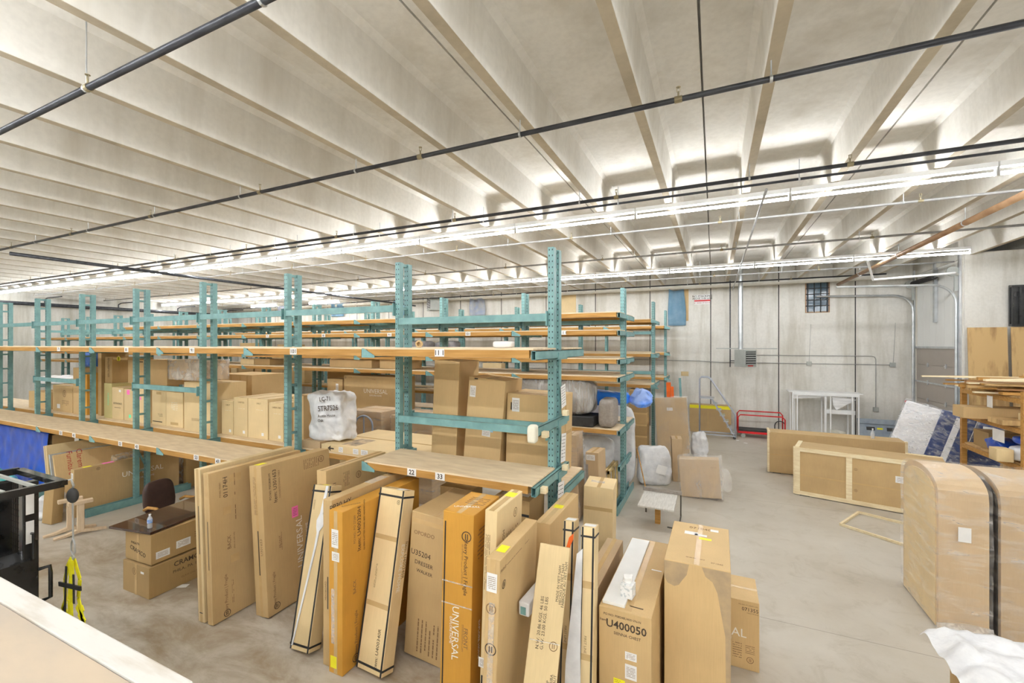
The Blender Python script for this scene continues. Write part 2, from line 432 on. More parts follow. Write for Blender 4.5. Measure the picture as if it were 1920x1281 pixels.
def floor_mat():
    m = bpy.data.materials.new('concrete_floor'); t, b = nt(m)
    v = tex(t); f1 = nz(t, v, .45, 9, .62); f2 = nz(t, v, 2.3, 8, .7, .8)
    r = ramp(t, [(.28, (.40, .355, .285)), (.45, (.475, .435, .37)), (.62, (.53, .495, .435))]); t.links.new(f1, r.inputs[0])
    r2 = ramp(t, [(.28, (.80, .77, .71)), (.48, (1, 1, 1)), (.8, (1.05, 1.05, 1.04))]); t.links.new(f2, r2.inputs[0])
    c = mixc(t, .9, r.outputs[0], r2.outputs[0], 'MULTIPLY')
    # darker, browner worn patch in the aisle on the left (dirt with its own shape)
    mp = tex(t, 'Object', (.16, .4, 1), (1.0, -1.3, 0)); g = t.nodes.new('ShaderNodeTexGradient'); g.gradient_type = 'SPHERICAL'
    t.links.new(mp, g.inputs[0])
    nr = ramp(t, [(.40, (0, 0, 0)), (.62, (1, 1, 1))]); t.links.new(nz(t, tex(t, 'Object', (.8, 1.8, 1)), 1.1, 9, .68, .5), nr.inputs[0])
    gr = ramp(t, [(.0, (0, 0, 0)), (.35, (1, 1, 1))]); t.links.new(g.outputs[1], gr.inputs[0])
    k = math_(t, 'MULTIPLY', gr.outputs[0], nr.outputs[0])
    rr = ramp(t, [(.0, (0, 0, 0)), (1, (.85, .85, .85))]); t.links.new(k, rr.inputs[0])
    c = mixc(t, rr.outputs[0], c, (.27, .205, .13))
    # expansion joints
    sp = t.nodes.new('ShaderNodeSeparateXYZ'); t.links.new(v, sp.inputs[0])
    jy = math_(t, 'LESS_THAN', math_(t, 'ABSOLUTE', math_(t, 'SUBTRACT', math_(t, 'FRACT', math_(t, 'DIVIDE', math_(t, 'ADD', sp.outputs[1], .75), 4.9)), .5)), .0012)
    c = mixc(t, math_(t, 'MULTIPLY', jy, .6), c, (.18, .15, .12))
    t.links.new(c, b.inputs['Base Color'])
    rg = t.nodes.new('ShaderNodeMapRange'); rg.inputs[3].default_value = .3; rg.inputs[4].default_value = .6
    t.links.new(f2, rg.inputs[0]); t.links.new(rg.outputs[0], b.inputs['Roughness'])
    b.inputs['Specular IOR Level'].default_value = .4
    bump(t, b, f2, .08, .01)
    return m
XR, YB = 11.0, -5.0
struct(MB().box(XL-.2, YB-.2, -.2, XR+.2, YF+.2, 0).build('floor', floor_mat()))
JX = [-.13+2.45*i for i in range(-13, 5)]
# ceiling: double tees, one mesh (slab with its ribs and open joints)
b = MB()
for j in JX:
    x0, x1 = j+.012, j+2.438
    if x0 > XR: continue
    b.box(x0, YB, SU, x1, YF, SU+.12)
    for sx in (j+.6125, j+1.8375):
        M = Matrix.Translation((sx, YB, 0))
        b.prism([(-.055, RB), (.055, RB), (.085, SU-.06), (.15, SU+.001), (-.15, SU+.001), (-.085, SU-.06)], YF-YB-.01, M)
b.box(XL, YB, SU+.13, XR+1.5, YF, SU+.2)
ceil = struct(b.build('ceiling', CEILM))
b = MB()
for j in JX:
    for sx in (j+.6125, j+1.8375):
        if sx < XR: b.box(sx-.052, YB, RB-.004, sx+.052, YF-.01, RB-.0005)
b.build('rib_underside', conc('tan_rib_concrete', (.60, .54, .43), (.50, .44, .34), (.40, .35, .27), True, .5, .04, .04), ceil)
def wallpanels(name, x0, x1, y, th, z1, joints):
    b = MB(); xs = [x0]+[j for j in joints if x0+.05 < j < x1-.05]+[x1]
    for a, c in zip(xs, xs[1:]): b.box(a+.012, y, 0, c-.012, y+th, z1)
    b.box(x0, y+.05, 0, x1, y+th+.02, z1)
    o = struct(b.build(name, WALLM)); q = MB()
    for j in xs[1:-1]: q.box(j-.017, y-.003, 0, j+.017, y+.01, z1-.01)
    q.build('joint_seal', BLACKR, o); return o
wallpanels('wall_far', XL, XJ+.02, YF, .2, SU, JX)
wallpanels('wall_near_right', XJ+.02, XR, YN, .2, 6.2, [XJ+1.3+2.45*i for i in range(5)])
struct(MB().box(XL-.2, YB, 0, XL, YF+.2, SU).build('wall_left', WALLM))
struct(MB().box(XR, YB, 0, XR+.2, YN, SU).build('wall_right', WALLM))
struct(MB().box(XL, YB-.2, 0, XR, YB, SU).build('wall_back', WALLM))
# side wall that holds the overhead door
DY0, DY1, DZ = 16.9, 19.85, 3.5
b = MB(); b.box(XJ, DY1, 0, XJ+.2, YF, SU).box(XJ, YN+.28, 0, XJ+.2, DY0+.02, SU).box(XJ, DY0, 6.05, XJ+.2, DY1, SU)
struct(b.build('wall_right_door', WALLM))
LEDG = mat('ledge_concrete', (.70, .67, .60), (.6, .57, .5), 2, .8)
struct(MB().box(XL, YF-.10, 5.96, XJ, YF, 6.07).build('trim_1', LEDG))
TRIMW = mat('white_panel', (.80, .81, .80), (.76, .77, .76), 1.5, .55, stretch=(1, 1, .2))
b = MB()
for i in range(6): b.box(XJ+.05, DY0+i*(DY1-DY0)/6+.004, DZ, XJ+.12, DY0+(i+1)*(DY1-DY0)/6-.004, 6.05)
b.box(XJ+.08, DY0, DZ, XJ+.13, DY1, 6.05)
struct(b.build('wall_right_upper', TRIMW))
struct(MB().box(XJ-.03, DY0-.14, 0, XJ+.04, DY0-.04, 6.2).box(XJ-.03, DY1+.04, 0, XJ+.04, DY1+.14, 6.2).build('trim_2', GALV))
# overhead door
DOORM = mat('door_panel_taupe', (.40, .36, .32), (.37, .33, .295), 1.2, .5)
b = MB(); n = 6
for i in range(n): b.box(XJ+.03, DY0, i*DZ/n+.006, XJ+.08, DY1, (i+1)*DZ/n-.006)
b.box(XJ+.05, DY0, 0, XJ+.09, DY1, DZ)
door = struct(b.build('door_1', DOORM))
b = MB()
for i in (2, 4): b.bar((XJ+.015, DY0, i*DZ/n), (XJ+.015, DY1, i*DZ/n), .035, .05)
b.bar((XJ+.015, DY0, DZ), (XJ+.015, DY1, DZ), .06, .07)
b.build('door_strut', GALV, door)
for i in range(1, n):
    for yy in (DY0+.8, DY1-.9):
        h = MB(); h.box(XJ+.005, yy-.03, i*DZ/n-.07, XJ+.03, yy+.03, i*DZ/n+.07); h.box(XJ-.005, yy-.07, i*DZ/n-.012, XJ+.03, yy+.07, i*DZ/n+.012)
        h.build('door_hinge', GALV, door)
def trk(y, s):
    pts = [(XJ-.06, y, .1), (XJ-.06, y, 4.75)]
    for a in range(0, 91, 15):
        pts.append((XJ-.06-.55*(1-math.cos(math.radians(a))), y, 4.8+.55*math.sin(math.radians(a))))
    pts.append((XJ-2.9, y, 5.42))
    return pts
for y in (DY0-.03, DY1+.03):
    b = MB(); b.tube(trk(y, 1), .035, 8); b.build('door_track', GALV, door)
    b = MB(); b.box(XJ-.10, y-.02, 5.15, XJ+.28-.3, y+.03, 5.75)
    b.build('track_bracket', GREYM, door)
    b = MB(); b.cyl((XJ-.14, y-.04, 5.72), (XJ-.14, y+.04, 5.72), .14, 20); b.build('cable_drum', GREYM, door)
b = MB(); b.cyl((XJ-.14, DY0+.1, 5.72), (XJ-.14, DY1-.1, 5.72), .018, 10); b.build('torsion_shaft', GALV, door)
b = MB(); b.cyl((XJ-.14, DY1-.2, 5.72), (XJ-.14, DY0+1.1, 5.72), .075, 16)
for i in range(40):
    yy = DY1-.25-i*.04; 
    if yy > DY0+1.1: b.cyl((XJ-.14, yy, 5.72), (XJ-.14, yy-.012, 5.72), .082, 12)
b.build('torsion_spring', BLACKR, door)
b = MB(); b.box(XJ-.04, 18.3, 4.3, XJ+.04, 18.42, 6.2)
tag(b.build('steel_hanger', GALV), 'galvanised punched steel hanger strut above the overhead door', 'strut')
# high window with bars
wx0, wx1 = xat(1512, YF), xat(1553, YF); wz0, wz1 = 4.86, 5.98
GLASS = bpy.data.materials.new('dark_glass'); t_, b_ = nt(GLASS)
b_.inputs['Base Color'].default_value = (.07, .12, .165, 1); b_.inputs['Roughness'].default_value = .12; b_.inputs['Specular IOR Level'].default_value = .5
win = struct(MB().box(wx0, YF-.012, wz0, wx1, YF-.004, wz1).build('window_1', GLASS))
b = MB()
b.box(wx0-.04, YF-.03, wz0-.04, wx0, YF-.001, wz1+.04).box(wx1, YF-.03, wz0-.04, wx1+.04, YF-.001, wz1+.04).box(wx0, YF-.03, wz0-.04, wx1, YF-.001, wz0)
b.build('window_frame', RUST, win)
b = MB()
for i in range(1, 5): b.cyl((wx0-.03, YF-.05, wz0+i*(wz1-wz0)/5), (wx1+.03, YF-.05, wz0+i*(wz1-wz0)/5), .016, 6)
for i in (0, 1, 2, 3): b.cyl((wx0+.04+i*(wx1-wx0-.08)/3, YF-.05, wz0-.03), (wx0+.04+i*(wx1-wx0-.08)/3, YF-.05, wz1), .016, 6)
b.build('window_bars', BLACKR, win)

# ------------------------------------------------------------------ fluorescent strips
EM = bpy.data.materials.new('lit_fluorescent_tube'); t_ = None
EM.use_nodes = True; nn = EM.node_tree; nn.nodes.clear()
e_ = nn.nodes.new('ShaderNodeEmission'); e_.inputs[0].default_value = (.97, .985, 1, 1); e_.inputs[1].default_value = TUBE
oo = nn.nodes.new('ShaderNodeOutputMaterial'); nn.links.new(e_.outputs[0], oo.inputs[0])
def strip(x, y, z, label, L=2.43):
    r = empty('fluorescent_light', (x, y, z), 0, label, 'light', 'fluorescent strips under the ceiling ribs')
    b = MB(); b.prism([(-.05, .0), (.05, .0), (.05, .07), (-.05, .07)], L, Matrix.Rotation(math.radians(-90), 4, 'Z') @ Matrix.Translation((0, -L/2, 0)))
    b.build('housing', WHITE, r)
    b = MB(); b.cyl((-L/2+.012, 0, -.085), (L/2-.012, 0, -.085), .024, 10); b.build('fluorescent_tube', EM, r)
    for s in (-1, 1):
        b = MB(); b.box(s*(L/2-.006)-.006, -.03, -.115, s*(L/2-.006)+.006, .03, .002); b.build('lamp_holder', WHITE, r)
    return r
first = None
def fixture(x, y, label):
    global first
    if first is None: first = strip(x, y, 6.06, label); return
    r = first.copy(); COL.objects.link(r); r.location = (x, y, 6.06); r['label'] = label
    for c in first.children:
        q = c.copy(); COL.objects.link(q); q.parent = r
BR = 1.12
def row(y, i0, i1, where):
    n = 0
    for i in range(i1, i0-1, -1):
        x = BR+2.45*(i-.5)
        fixture(x, y, f'lit fluorescent strip in the {where}, {ORD[n]} from the right')
        n += 1
row(8.33, -12, 4, 'long row over the first aisle')
row(15.2, -12, 2, 'row over the back aisle')
row(.6, -9, 4, 'row overhead near the camera')
row(-3.4, -8, 4, 'added fill row behind the camera')  # unseen lamps added to brighten the carton fronts that face the camera
for u, v in ((495, 569), (608, 565)):
    d = 18.2; x = xat(u, d); fixture(x, d, 'short lit fluorescent strip near the far wall, %s one' % ('left' if u < 500 else 'right'))

# ------------------------------------------------------------------ pipes under the ceiling
def hline(name, y, z, r, x0, x1, m, label, heads=None, hang=None, cat='pipe'):
    o = empty(name, ((x0+x1)/2, y, z), 0, label, cat)
    cx = (x0+x1)/2
    b = MB(); b.cyl((x0-cx, 0, 0), (x1-cx, 0, 0), r, 14); b.build('pipe_run', m, o, smooth=True)
    if heads:
        x = heads[0]
        while x > x0:
            if x < x1:
                b = MB(); b.cyl((x-cx-.035, 0, 0), (x-cx+.035, 0, 0), r*1.2, 12); b.cyl((x-cx, 0, r), (x-cx, 0, r+.05), .009, 8)
                b.cyl((x-cx, 0, r+.09), (x-cx, 0, r+.094), .022, 10)
                b.bar((x-cx-.014, 0, r+.045), (x-cx-.014, 0, r+.09), .006, .006); b.bar((x-cx+.014, 0, r+.045), (x-cx+.014, 0, r+.09), .006, .006)
                b.build('sprinkler_head', BRASS, o)
            x -= heads[1]
    if hang:
        x = hang[0]
        while x > x0:
            if x < x1:
                b = MB(); b.cyl((x-cx, 0, r), (x-cx, 0, hang[2]-z), .006, 6)
                b.cyl((x-cx-.012, 0, 0), (x-cx+.012, 0, 0), r*1.25, 10)
                b.build('hanger_rod', GALV, o)
            x -= hang[1]
    return o
hline('sprinkler_pipe', 2.0, 5.97, .029, -22, 2, PIPE, 'black sprinkler pipe nearest the camera crossing the top left corner', (-2.15, 3.1), (-2.85+.025, 2.45, 6.7))
hline('sprinkler_pipe', 4.5, 5.97, .027, -28, 10.5, PIPE, 'long dark sprinkler pipe crossing the whole ceiling', (xat(1272, 4.5), 3.05), (xat(1446, 4.5), 2.45, 6.5))
hline('sprinkler_pipe', 6.95, 5.93, .027, -30, 10.5, PIPE, 'upper pipe of the pair just before the front light row', (xat(1594, 6.95), 3.0), (xat(1405, 6.95), 2.45, 6.5))
hline('steel_conduit', 7.05, 5.86, .018, -30, 10.5, PIPE, 'thin dark pipe of the pair hung below the sprinkler pipe', None, (xat(1405, 7.05)+.6, 2.45, 6.13))
hline('sprinkler_pipe', 9.4, 5.98, .022, -30, 10.5, PIPEG, 'grey sprinkler pipe just behind the front light row', (xat(1726, 9.4), 3.0), (xat(1694, 9.4), 2.45, 6.5))
hline('sprinkler_pipe', 12.1, 5.97, .024, -30, 10.5, PIPEG, 'grey sprinkler pipe midway between the two light rows', (xat(1635, 12.1), 3.0), (xat(1611, 12.1), 2.45, 6.5))
hline('sprinkler_pipe', 16.55, 5.96, .022, -30, 6.2, PIPEG, 'grey sprinkler pipe just behind the back light row', (3.0, 3.0), (2.0, 2.45, 6.5))
hline('sprinkler_pipe', 18.4, 5.95, .026, -30, 5.2, PIPE, 'dark pipe running along just before the far wall', (2.5, 3.0), (1.5, 2.45, 6.5))
def yline(name, x, z, r, y0, y1, m, label, z1=None):
    z1 = z if z1 is None else z1
    b = MB(); b.cyl((0, 0, 0), (0, y1-y0, z1-z), r, 14)
    o = b.build(name, m, smooth=True); o.location = (x, y0, z); return tag(o, label, 'pipe')
p = yline('drain_pipe', 4.2, 5.84, .055, 8.6, 19.9, RUST, 'thick brown pipe hung diagonally over the right side')
for i, yy in enumerate((2.2, 5.4, 8.6)):
    b = MB(); b.cyl((0, yy, .05), (0, yy, .28), .008, 6); b.cyl((0, yy-.015, 0), (0, yy+.015, 0), .062, 14); b.build('hanger_rod', GALV, p)
yline('steel_conduit', .68, 5.82, .018, 7.2, 19.9, PIPEG, 'grey conduit running away above the aisle to the wall heater')
yline('sprinkler_main', -15.3, 5.78, .045, 4.4, 20.0, PIPE, 'black pipe running away on the far left below the ribs')
o = empty('sprinkler_main', (XL+.4, 12, 5.6), 0, 'thick black main pipe with drop elbows along the left wall', 'pipe')
b = MB(); b.cyl((0, -10, 0), (0, 8, 0), .09, 14); b.build('pipe_run', PIPE, o)
for yy in (-2, 1, 4, 7):
    b = MB(); b.tube([(0, yy, 0), (0, yy, .25), (.3, yy, .33), (1.8, yy, .33)], .03, 8); b.build('drop_elbow', PIPE, o)
# pale bent conduit near the door
b = MB(); P0 = Vector((XJ-1.9, 17.2, 5.72))
b.tube([onY(1627, 490, 14.5), onY(1637, 525, 15.2), onY(1790, 512, 16.4), (XJ-.035, DY0-.09, onY(1790, 512, 16.4).z)], .03, 8)
tag(b.build('bent_conduit', WHITE), 'pale bent conduit hung between pipe and overhead door bracket', 'pipe')
# ------------------------------------------------------------------ racks
ROWN = ['front rack row', 'second rack row', 'third rack row', 'back rack row along the far wall']
PW, PD, GAP = .085, .09, .12
def make_upright(ht, arms, foot=True, reach=(.93, .95), side=1, gus=True):
    r = empty('rack_upright', (0, 0, 0))
    z0 = .0
    for s in (-1, 1):
        b = MB(); y = s*(GAP/2+PD/2); b.box(-PW/2, y-PD/2, z0, PW/2, y+PD/2, ht)
        b.build('post', TEALP, r)
    z = ht-.03; n = 0
    while z > .3:
        b = MB()
        if z > 1.4: b.box(-.02, -GAP/2, z-.022, .02, GAP/2, z+.022)
        else: b.bar((0, -GAP/2, z), (0, GAP/2, z-.3 if n % 2 else z+.0), .03, .035)
        b.build('brace', TEAL, r); z -= .24 if n == 0 else .43; n += 1
    if foot:
        b = MB(); L = 1.0
        b.box(PW/2+.004, -L, .0, PW/2+.03, L, .15); b.box(-PW/2-.03, -L, .0, -PW/2-.004, L, .15)
        b.box(-PW/2, -L, .0, PW/2, L, .02)
        b.build('base_foot', TEAL, r)
    for a in arms:
        zz, n0, f0 = a; zz -= .004
        b = MB(); x = side*(PW/2+.032)
        b.box(x-.028, -n0, zz-.105, x-.022, f0, zz); b.box(x+.022, -n0, zz-.105, x+.028, f0, zz)
        b.box(x-.028, -n0, zz-.006, x+.028, f0, zz); b.box(x-.028, -n0, zz-.105, x+.028, f0, zz-.099)
        b.box(x-.045, -.17, zz-.12, x+.045, .17, zz-.03)
        if gus and n0 > .3: b.prism([(x-.035, zz+.02), (x, zz+.02), (x+.19, zz-.075), (x+.19, zz-.105), (x-.035, zz-.105)], .006, Matrix.Translation((0, -n0-.010, 0)))
        b.build('shelf_arm', TEAL, r)
    return r
def copy_tree(o, parent=None):
    c = o.copy(); COL.objects.link(c)
    if parent is not None: c.parent = parent
    for ch in o.children: copy_tree(ch, c)
    return c
def beam(x0, x1, y, z, label, double=False, row=''):
    b = MB(); b.box(x0, y-.025, z, x1, y+.025, z+.10)
    b.box(x0-.005, y-.035, z-.06, x0+.012, y+.03, z+.13); b.box(x1-.012, y-.035, z-.06, x1+.005, y+.03, z+.13)
    return tag(b.build('rack_beam', TEAL), label, 'rack beam', 'teal beams of the '+row)
def shelf(x0, x1, y0, y1, z, label, row, near=True, far=True, m=None, tags=()):
    """plywood deck with lumber edges; z is its top"""
    cx, cy = (x0+x1)/2, (y0+y1)/2
    o = empty('shelf', (cx, cy, z), 0, label, 'shelf', 'plywood shelves of the '+row)
    b = MB(); b.box(x0-cx+.003, y0-cy, -.02, x1-cx-.003, y1-cy, 0); b.build('plywood_deck', m or PLY, o)
    if near:
        b = MB(); b.box(x0-cx+.055, y0-cy+.002, -.11, x1-cx-.055, y0-cy+.04, -.021); b.build('front_edge', LUM, o)
    if far:
        b = MB(); b.box(x0-cx+.055, y1-cy-.04, -.11, x1-cx-.055, y1-cy-.002, -.021); b.build('back_edge', LUM, o)
    for (xx, s) in tags:
        b = MB(); b.box(xx-cx-.07, y0-cy-.002, -.105, xx-cx+.07, y0-cy+.0005, -.012); t = b.build('number_tag', PAPER, o)
        dm = (.14, .1, .09)
        me = text_mesh(s, .085, 'tag_number', .02); me.materials.clear(); me.materials.append(INK)
        xs = [v.co.x for v in me.vertices]; ys = [v.co.y for v in me.vertices]
        p = bpy.data.objects.new('tag_number', me); COL.objects.link(p); p.parent = t
        p.matrix_local = Matrix.Translation((xx-cx-(min(xs)+max(xs))/2, y0-cy-.004, -.058-(min(ys)+max(ys))/2)) @ Matrix.Rotation(math.radians(90), 4, 'X')
    return o
def bayname(i): return f'{ORD[i]} bay from aisle end'
def pair(x0, x1, Y, rch, z, label, row, **k):
    shelf(x0, x1, Y-rch, Y-.16, z, 'near half of '+label, row, far=False, **k); k.pop('tags', None)
    shelf(x0, x1, Y+.16, Y+rch, z, 'far half of '+label, row, near=False, **k)
# --- row 1
Y1 = 5.47; X1 = [-1.915-2.49*i for i in range(10)]
UH = 4.86
end = make_upright(UH, [(3.53, .93, 1.05), (2.66, .93, .31)]+[(1.99, .93, .31), (1.66, -.1, 1.08)], True, gus=False)
end.location = (X1[0], Y1, 0); tag(end, 'tall teal upright at the aisle end of the front rack row', 'rack upright', 'uprights of the front rack row')
mid = make_upright(UH, [(3.53, .93, 1.05), (1.68, .93, 1.08)])
for i in range(1, len(X1)):
    if i == 1:
        u = make_upright(UH, [(3.53, .93, 1.05), (1.99, .93, .1), (1.66, .1, 1.08)], side=1)
    else: u = mid if i == 2 else copy_tree(mid)
    u.location = (X1[i], Y1, 0)
    tag(u, f'teal upright of the front rack row, {ORD[i]} from the aisle end', 'rack upright', 'uprights of the front rack row')
TG = {0: ((xat(824, 4.54), '11 1'),), 1: ((xat(550, 4.54), '101'),), 2: ((xat(360, 4.54), '91'),), 3: ((xat(237, 4.54), '81'),), 4: ((xat(110, 4.54), '71'),)}
for i in range(9):
    xa, xb = X1[i+1], X1[i]
    s = .0 if i else .05
    xr = xb+.0745; xl = xa+.0745
    shelf(xl, xr, Y1-.93, Y1-.16, 3.555, f'high near shelf of the front rack row, {bayname(i)}', ROWN[0], tags=TG.get(i, ()), far=False)
    shelf(xl, xr, Y1+.16, Y1+1.05, 3.555, f'high far shelf of the front rack row, {bayname(i)}', ROWN[0], near=False)
    zb = 3.90 if i == 0 else 4.10
    beam(xa+PW/2, xb-PW/2, Y1-.17, zb, f'upper teal beam of the front rack row, {bayname(i)}', row=ROWN[0])
    if i > 0 or True:
        shelf(xl, xr, Y1+.16, Y1+1.08, 1.70, f'lower far shelf of the front rack row, {bayname(i)}', ROWN[0])
    if i >= 2:
        shelf(xl, xr, Y1-.93, Y1-.16, 1.70, f'low near shelf of the front rack row, {bayname(i)}', ROWN[0], far=False, m=PLY,
              tags=((xa+1.25, '53'), (xa+1.85, '43')) if i in (2, 3, 4) else ())
shelf(X1[1]+.0745, X1[0]+.06, Y1-.93, Y1-.16, 2.015, 'worn plywood shelf at the aisle end jutting toward the camera over the leaning boxes', ROWN[0], far=False,
      tags=((xat(772, 4.54), '22'), (xat(825, 4.54), '33')))
b = beam(X1[1]+PW/2, X1[0]-PW/2, Y1-.17, 2.42, 'teal beam before the three tall cartons, near side', row=ROWN[0])
b = beam(X1[1]+PW/2, X1[0]-PW/2, Y1+.17, 2.42, 'teal beam before the three tall cartons, far side', row=ROWN[0])
for i, (u0, u1, y) in enumerate(((276, 378, Y1-.17), (49, 148, Y1-.17))):
    b = beam(X1[4-0]+PW/2 if i == 0 else X1[6]+PW/2, (X1[3] if i == 0 else X1[5])-PW/2, y, 2.62, 'teal beam across the %s' % ('boxes in the fourth bay of the front rack row' if i == 0 else 'open sixth bay of the front rack row'), row=ROWN[0])
# white foam sleeve on the raised arm, paper notices, wood blocks on the end upright
FOAM = mat('cream_foam', (.82, .80, .68), (.74, .72, .6), 6, .6)
o = soft((X1[0]+.075, Y1-.95, 2.50), (.10, .12, .20), FOAM, amp=.01, power=5, cuts=5, name='foam_sleeve')
tag(o, 'cream foam sleeve taped over the tip of the raised rack arm', 'foam pad')
for i, (yy, zz, w_, h_) in enumerate(((Y1+.19, 2.90, .20, .30), (Y1+.19, 2.2, .20, .38), (Y1-.13, 1.62, .24, .42))):
    b = MB(); b.box(0, -w_/2, -h_/2, .002, w_/2, h_/2); o = b.build('paper_notice', PAPER)
    o.location = (X1[0]+.058 if i < 2 else X1[0]+.125, yy, zz); o.rotation_euler = (math.radians((8, -6, -7)[i]), 0, 0)
    tag(o, ('white paper notice high on the end upright beside the cartons', 'white paper notice low on the end upright beside the cartons', 'printed white notice hung under the jutting shelf on the end upright')[i], 'notice')
    q = MB(); rnd = random.Random(i)
    for k in range(7):
        for s in range(3):
            q.box(.0022, -w_*.4+s*w_*.27, h_*(.385-k*.12), .0028, -w_*.4+s*w_*.27+w_*rnd.uniform(.12, .25), h_*(.405-k*.12))
    q.build('notice_print', INK, o)
for i, (yy, zz) in enumerate(((Y1-.78, 1.93), (Y1+.0, 1.99), (Y1+.02, 2.70), (Y1-.74, 2.56))):
    b = MB(); b.box(0, -.04, -.035, .07, .04, .035, bev=.003); o = b.build('wood_block', PINE); o.location = (X1[0]+.11, yy, zz)
    tag(o, ('pine block end beside the near tip of the jutting shelf arm', 'pine block end beside the upright on the jutting shelf arm', 'pine block end on the raised arm beside the upright', 'pine block end beside the foam sleeve')[i], 'wood block')
# --- row 2
Y2 = 10.2; X2 = [-1.90-2.46*i for i in range(12)]
arms2 = [(4.28, .9, .9), (3.90, .9, .9), (3.28, .9, .9), (2.90, .9, .9)]
up2 = make_upright(UH+.03, arms2+[(1.77, .9, .9), (1.02, .9, .5)], gus=False)
up2.location = (X2[0], Y2, 0); tag(up2, 'teal upright at the aisle end of the second rack row', 'rack upright', 'uprights of the second rack row')
m2 = make_upright(UH+.03, arms2+[(1.77, .9, .9)]); m3 = None
for i in range(1, len(X2)):
    u = m2 if i == 1 else copy_tree(m2); u.location = (X2[i], Y2, 0)
    tag(u, f'teal upright of the second rack row, {ORD[i]} from the aisle end', 'rack upright', 'uprights of the second rack row')
T2 = {0: '1 1 1', 1: '101', 2: '91', 3: '81', 4: '71'}
for i in range(11):
    xa, xb = X2[i+1]+.0745, X2[i]+.0745
    nm = {4.30: 'topmost', 3.92: 'second highest', 3.30: 'third highest', 2.92: 'eye level'}
    for z in (4.30, 3.92, 3.30, 2.92):
        if z == 4.30 and i > 7: continue
        if z == 3.30 and i == 0: pass
        pair(xa, xb, Y2, .9, z, f'{nm[z]} shelf, second rack row, {bayname(i)}', ROWN[1], tags=(((xa+xb)/2, T2[i]),) if (z == 3.92 and i in T2) else ())
    if i < 4:
        pair(xa, xb, Y2, .9, 1.79, f'low shelf, second rack row, {bayname(i)}', ROWN[1])
    beam(X2[i+1]+PW/2, X2[i]-PW/2, Y2-.17, 4.06, f'teal beam of the second rack row, {bayname(i)}', row=ROWN[1])
# --- row 3
Y3 = 15.0; X3 = [-1.82-2.46*i for i in range(12)]
arms3 = [(4.38, .9, .9), (3.3, .9, .9), (1.77, .9, .9)]
for i in range(len(X3)):
    if i == 0: u3 = make_upright(5.0, [(4.38, .9, .9), (3.3, .9, .9), (2.33, .9, .9)]); u = u3
    elif i == 1: u3 = make_upright(5.0, arms3); u = u3
    else: u = copy_tree(u3)
    u.location = (X3[i], Y3, 0)
    tag(u, f'teal upright of the third rack row, {ORD[i]} from the aisle end', 'rack upright', 'uprights of the third rack row')
for i in range(11):
    xa, xb = X3[i+1]+.0745, X3[i]+.0745
    for z, nm in ((4.40, 'topmost'), (3.32, 'middle'), (2.35 if i == 0 else 1.79, 'low')):
        pair(xa, xb, Y3, .9, z, f'{nm} shelf, third rack row, {bayname(i)}', ROWN[2])
    beam(X3[i+1]+PW/2, X3[i]-PW/2, Y3-.17, 3.93, f'teal beam of the third rack row, {bayname(i)}', row=ROWN[2])
beam(X3[1]+PW/2, X3[0]-PW/2, Y3-.17, 2.62, 'lower teal beam of the third rack row, first bay', row=ROWN[2])
# --- row 4
Y4 = 19.05; X4 = [-1.83-2.44*i for i in range(12)]
for i in range(len(X4)):
    if i == 0: u4 = make_upright(5.0, [(4.33, .8, .8), (3.27, .8, .8), (2.28, .8, .8)]); u = u4
    else: u = copy_tree(u4)
    u.location = (X4[i], Y4, 0)
    tag(u, f'teal upright of the back rack row, {ORD[i]} from the aisle end', 'rack upright', 'uprights of the back rack row')
for i in range(11):
    xa, xb = X4[i+1]+.0745, X4[i]+.0745
    for z, nm in ((4.35, 'topmost'), (3.29, 'middle'), (2.30, 'low')):
        pair(xa, xb, Y4, .8, z, f'{nm} shelf, back rack row, {bayname(i)}', ROWN[3])
# ------------------------------------------------------------------ cartons standing before and under the front rack row

def fp(u, v): return onZ(u, v, 0)
# pair of flat boxes at the left, then the table box
def panel(bl, br, tl, length, m, label, dec=(), h=None, w=None, **k):
    """flat box seen end-on: end face bottom-left/right on the floor, its top-left above; runs away from the camera"""
    A = fp(*bl); B = fp(*br); T = onY(tl[0], tl[1], A.y)
    return posed(A, B, T, length, m, label, dec=dec, h=h, w=w, **k)
A = Vector((-6.08, 3.42, 0))
carton(A, (1, .02, .05), (-.05, 0, 1), (.13, 1.42, 1.97), CARDL, 'thin flat carton leaning at the left end of the row of boxes, leftmost of two', Z0=0, tape='front',
       dec=[('st', 'front', .55, .6, .012, .62, BLK, 'black_strap'), ('st', 'front', .5, .06, .06, .012, BLK, 'staple')])
dm = (.11, 1.40, 1.93)
A = Vector((-5.90, 3.43, 0))
carton(A, (1, .02, .05), (-.055, 0, 1), dm, CARD, 'large flat tan carton printed BACK leaning beside the leftmost thin carton', Z0=0, tape='front',
       dec=[('st', 'front', .6, .52, .012, .62, BLK, 'black_strap'),
            ('tx', 'right', .15, .88, '01174H', .085, INK, 90), ('tx', 'right', .10, .87, 'PO.NO. P00841', .03, INKB, 90), ('pa', 'right', .24, .80, .62, .03, 1, INKB, 90),
            ('tx', 'right', .17, .50, 'BACK', .07, INKB, 90), ('tx', 'right', .22, .50, 'place on side only', .03, INKB, 90),
            ('tx', 'right', .13, .16, 'Heavy Product | Fragile', .055, INKB, 90), ('pa', 'right', .19, .16, .3, .03, 2, INKB, 90), ('ri', 'right', .13, .035, .045, INK),
            ('st', 'right', .25, .93, .16, .1, TAPE, 'tape_patch'), ('st', 'right', .62, .93, .12, .14, TAPE, 'tape_patch'), ('st', 'right', .16, .72, .1, .1, TAPE, 'tape_patch'),
            ('st', 'right', .22, .38, .12, .1, TAPE, 'tape_patch')])
dm = (.24, 1.12, 1.97)
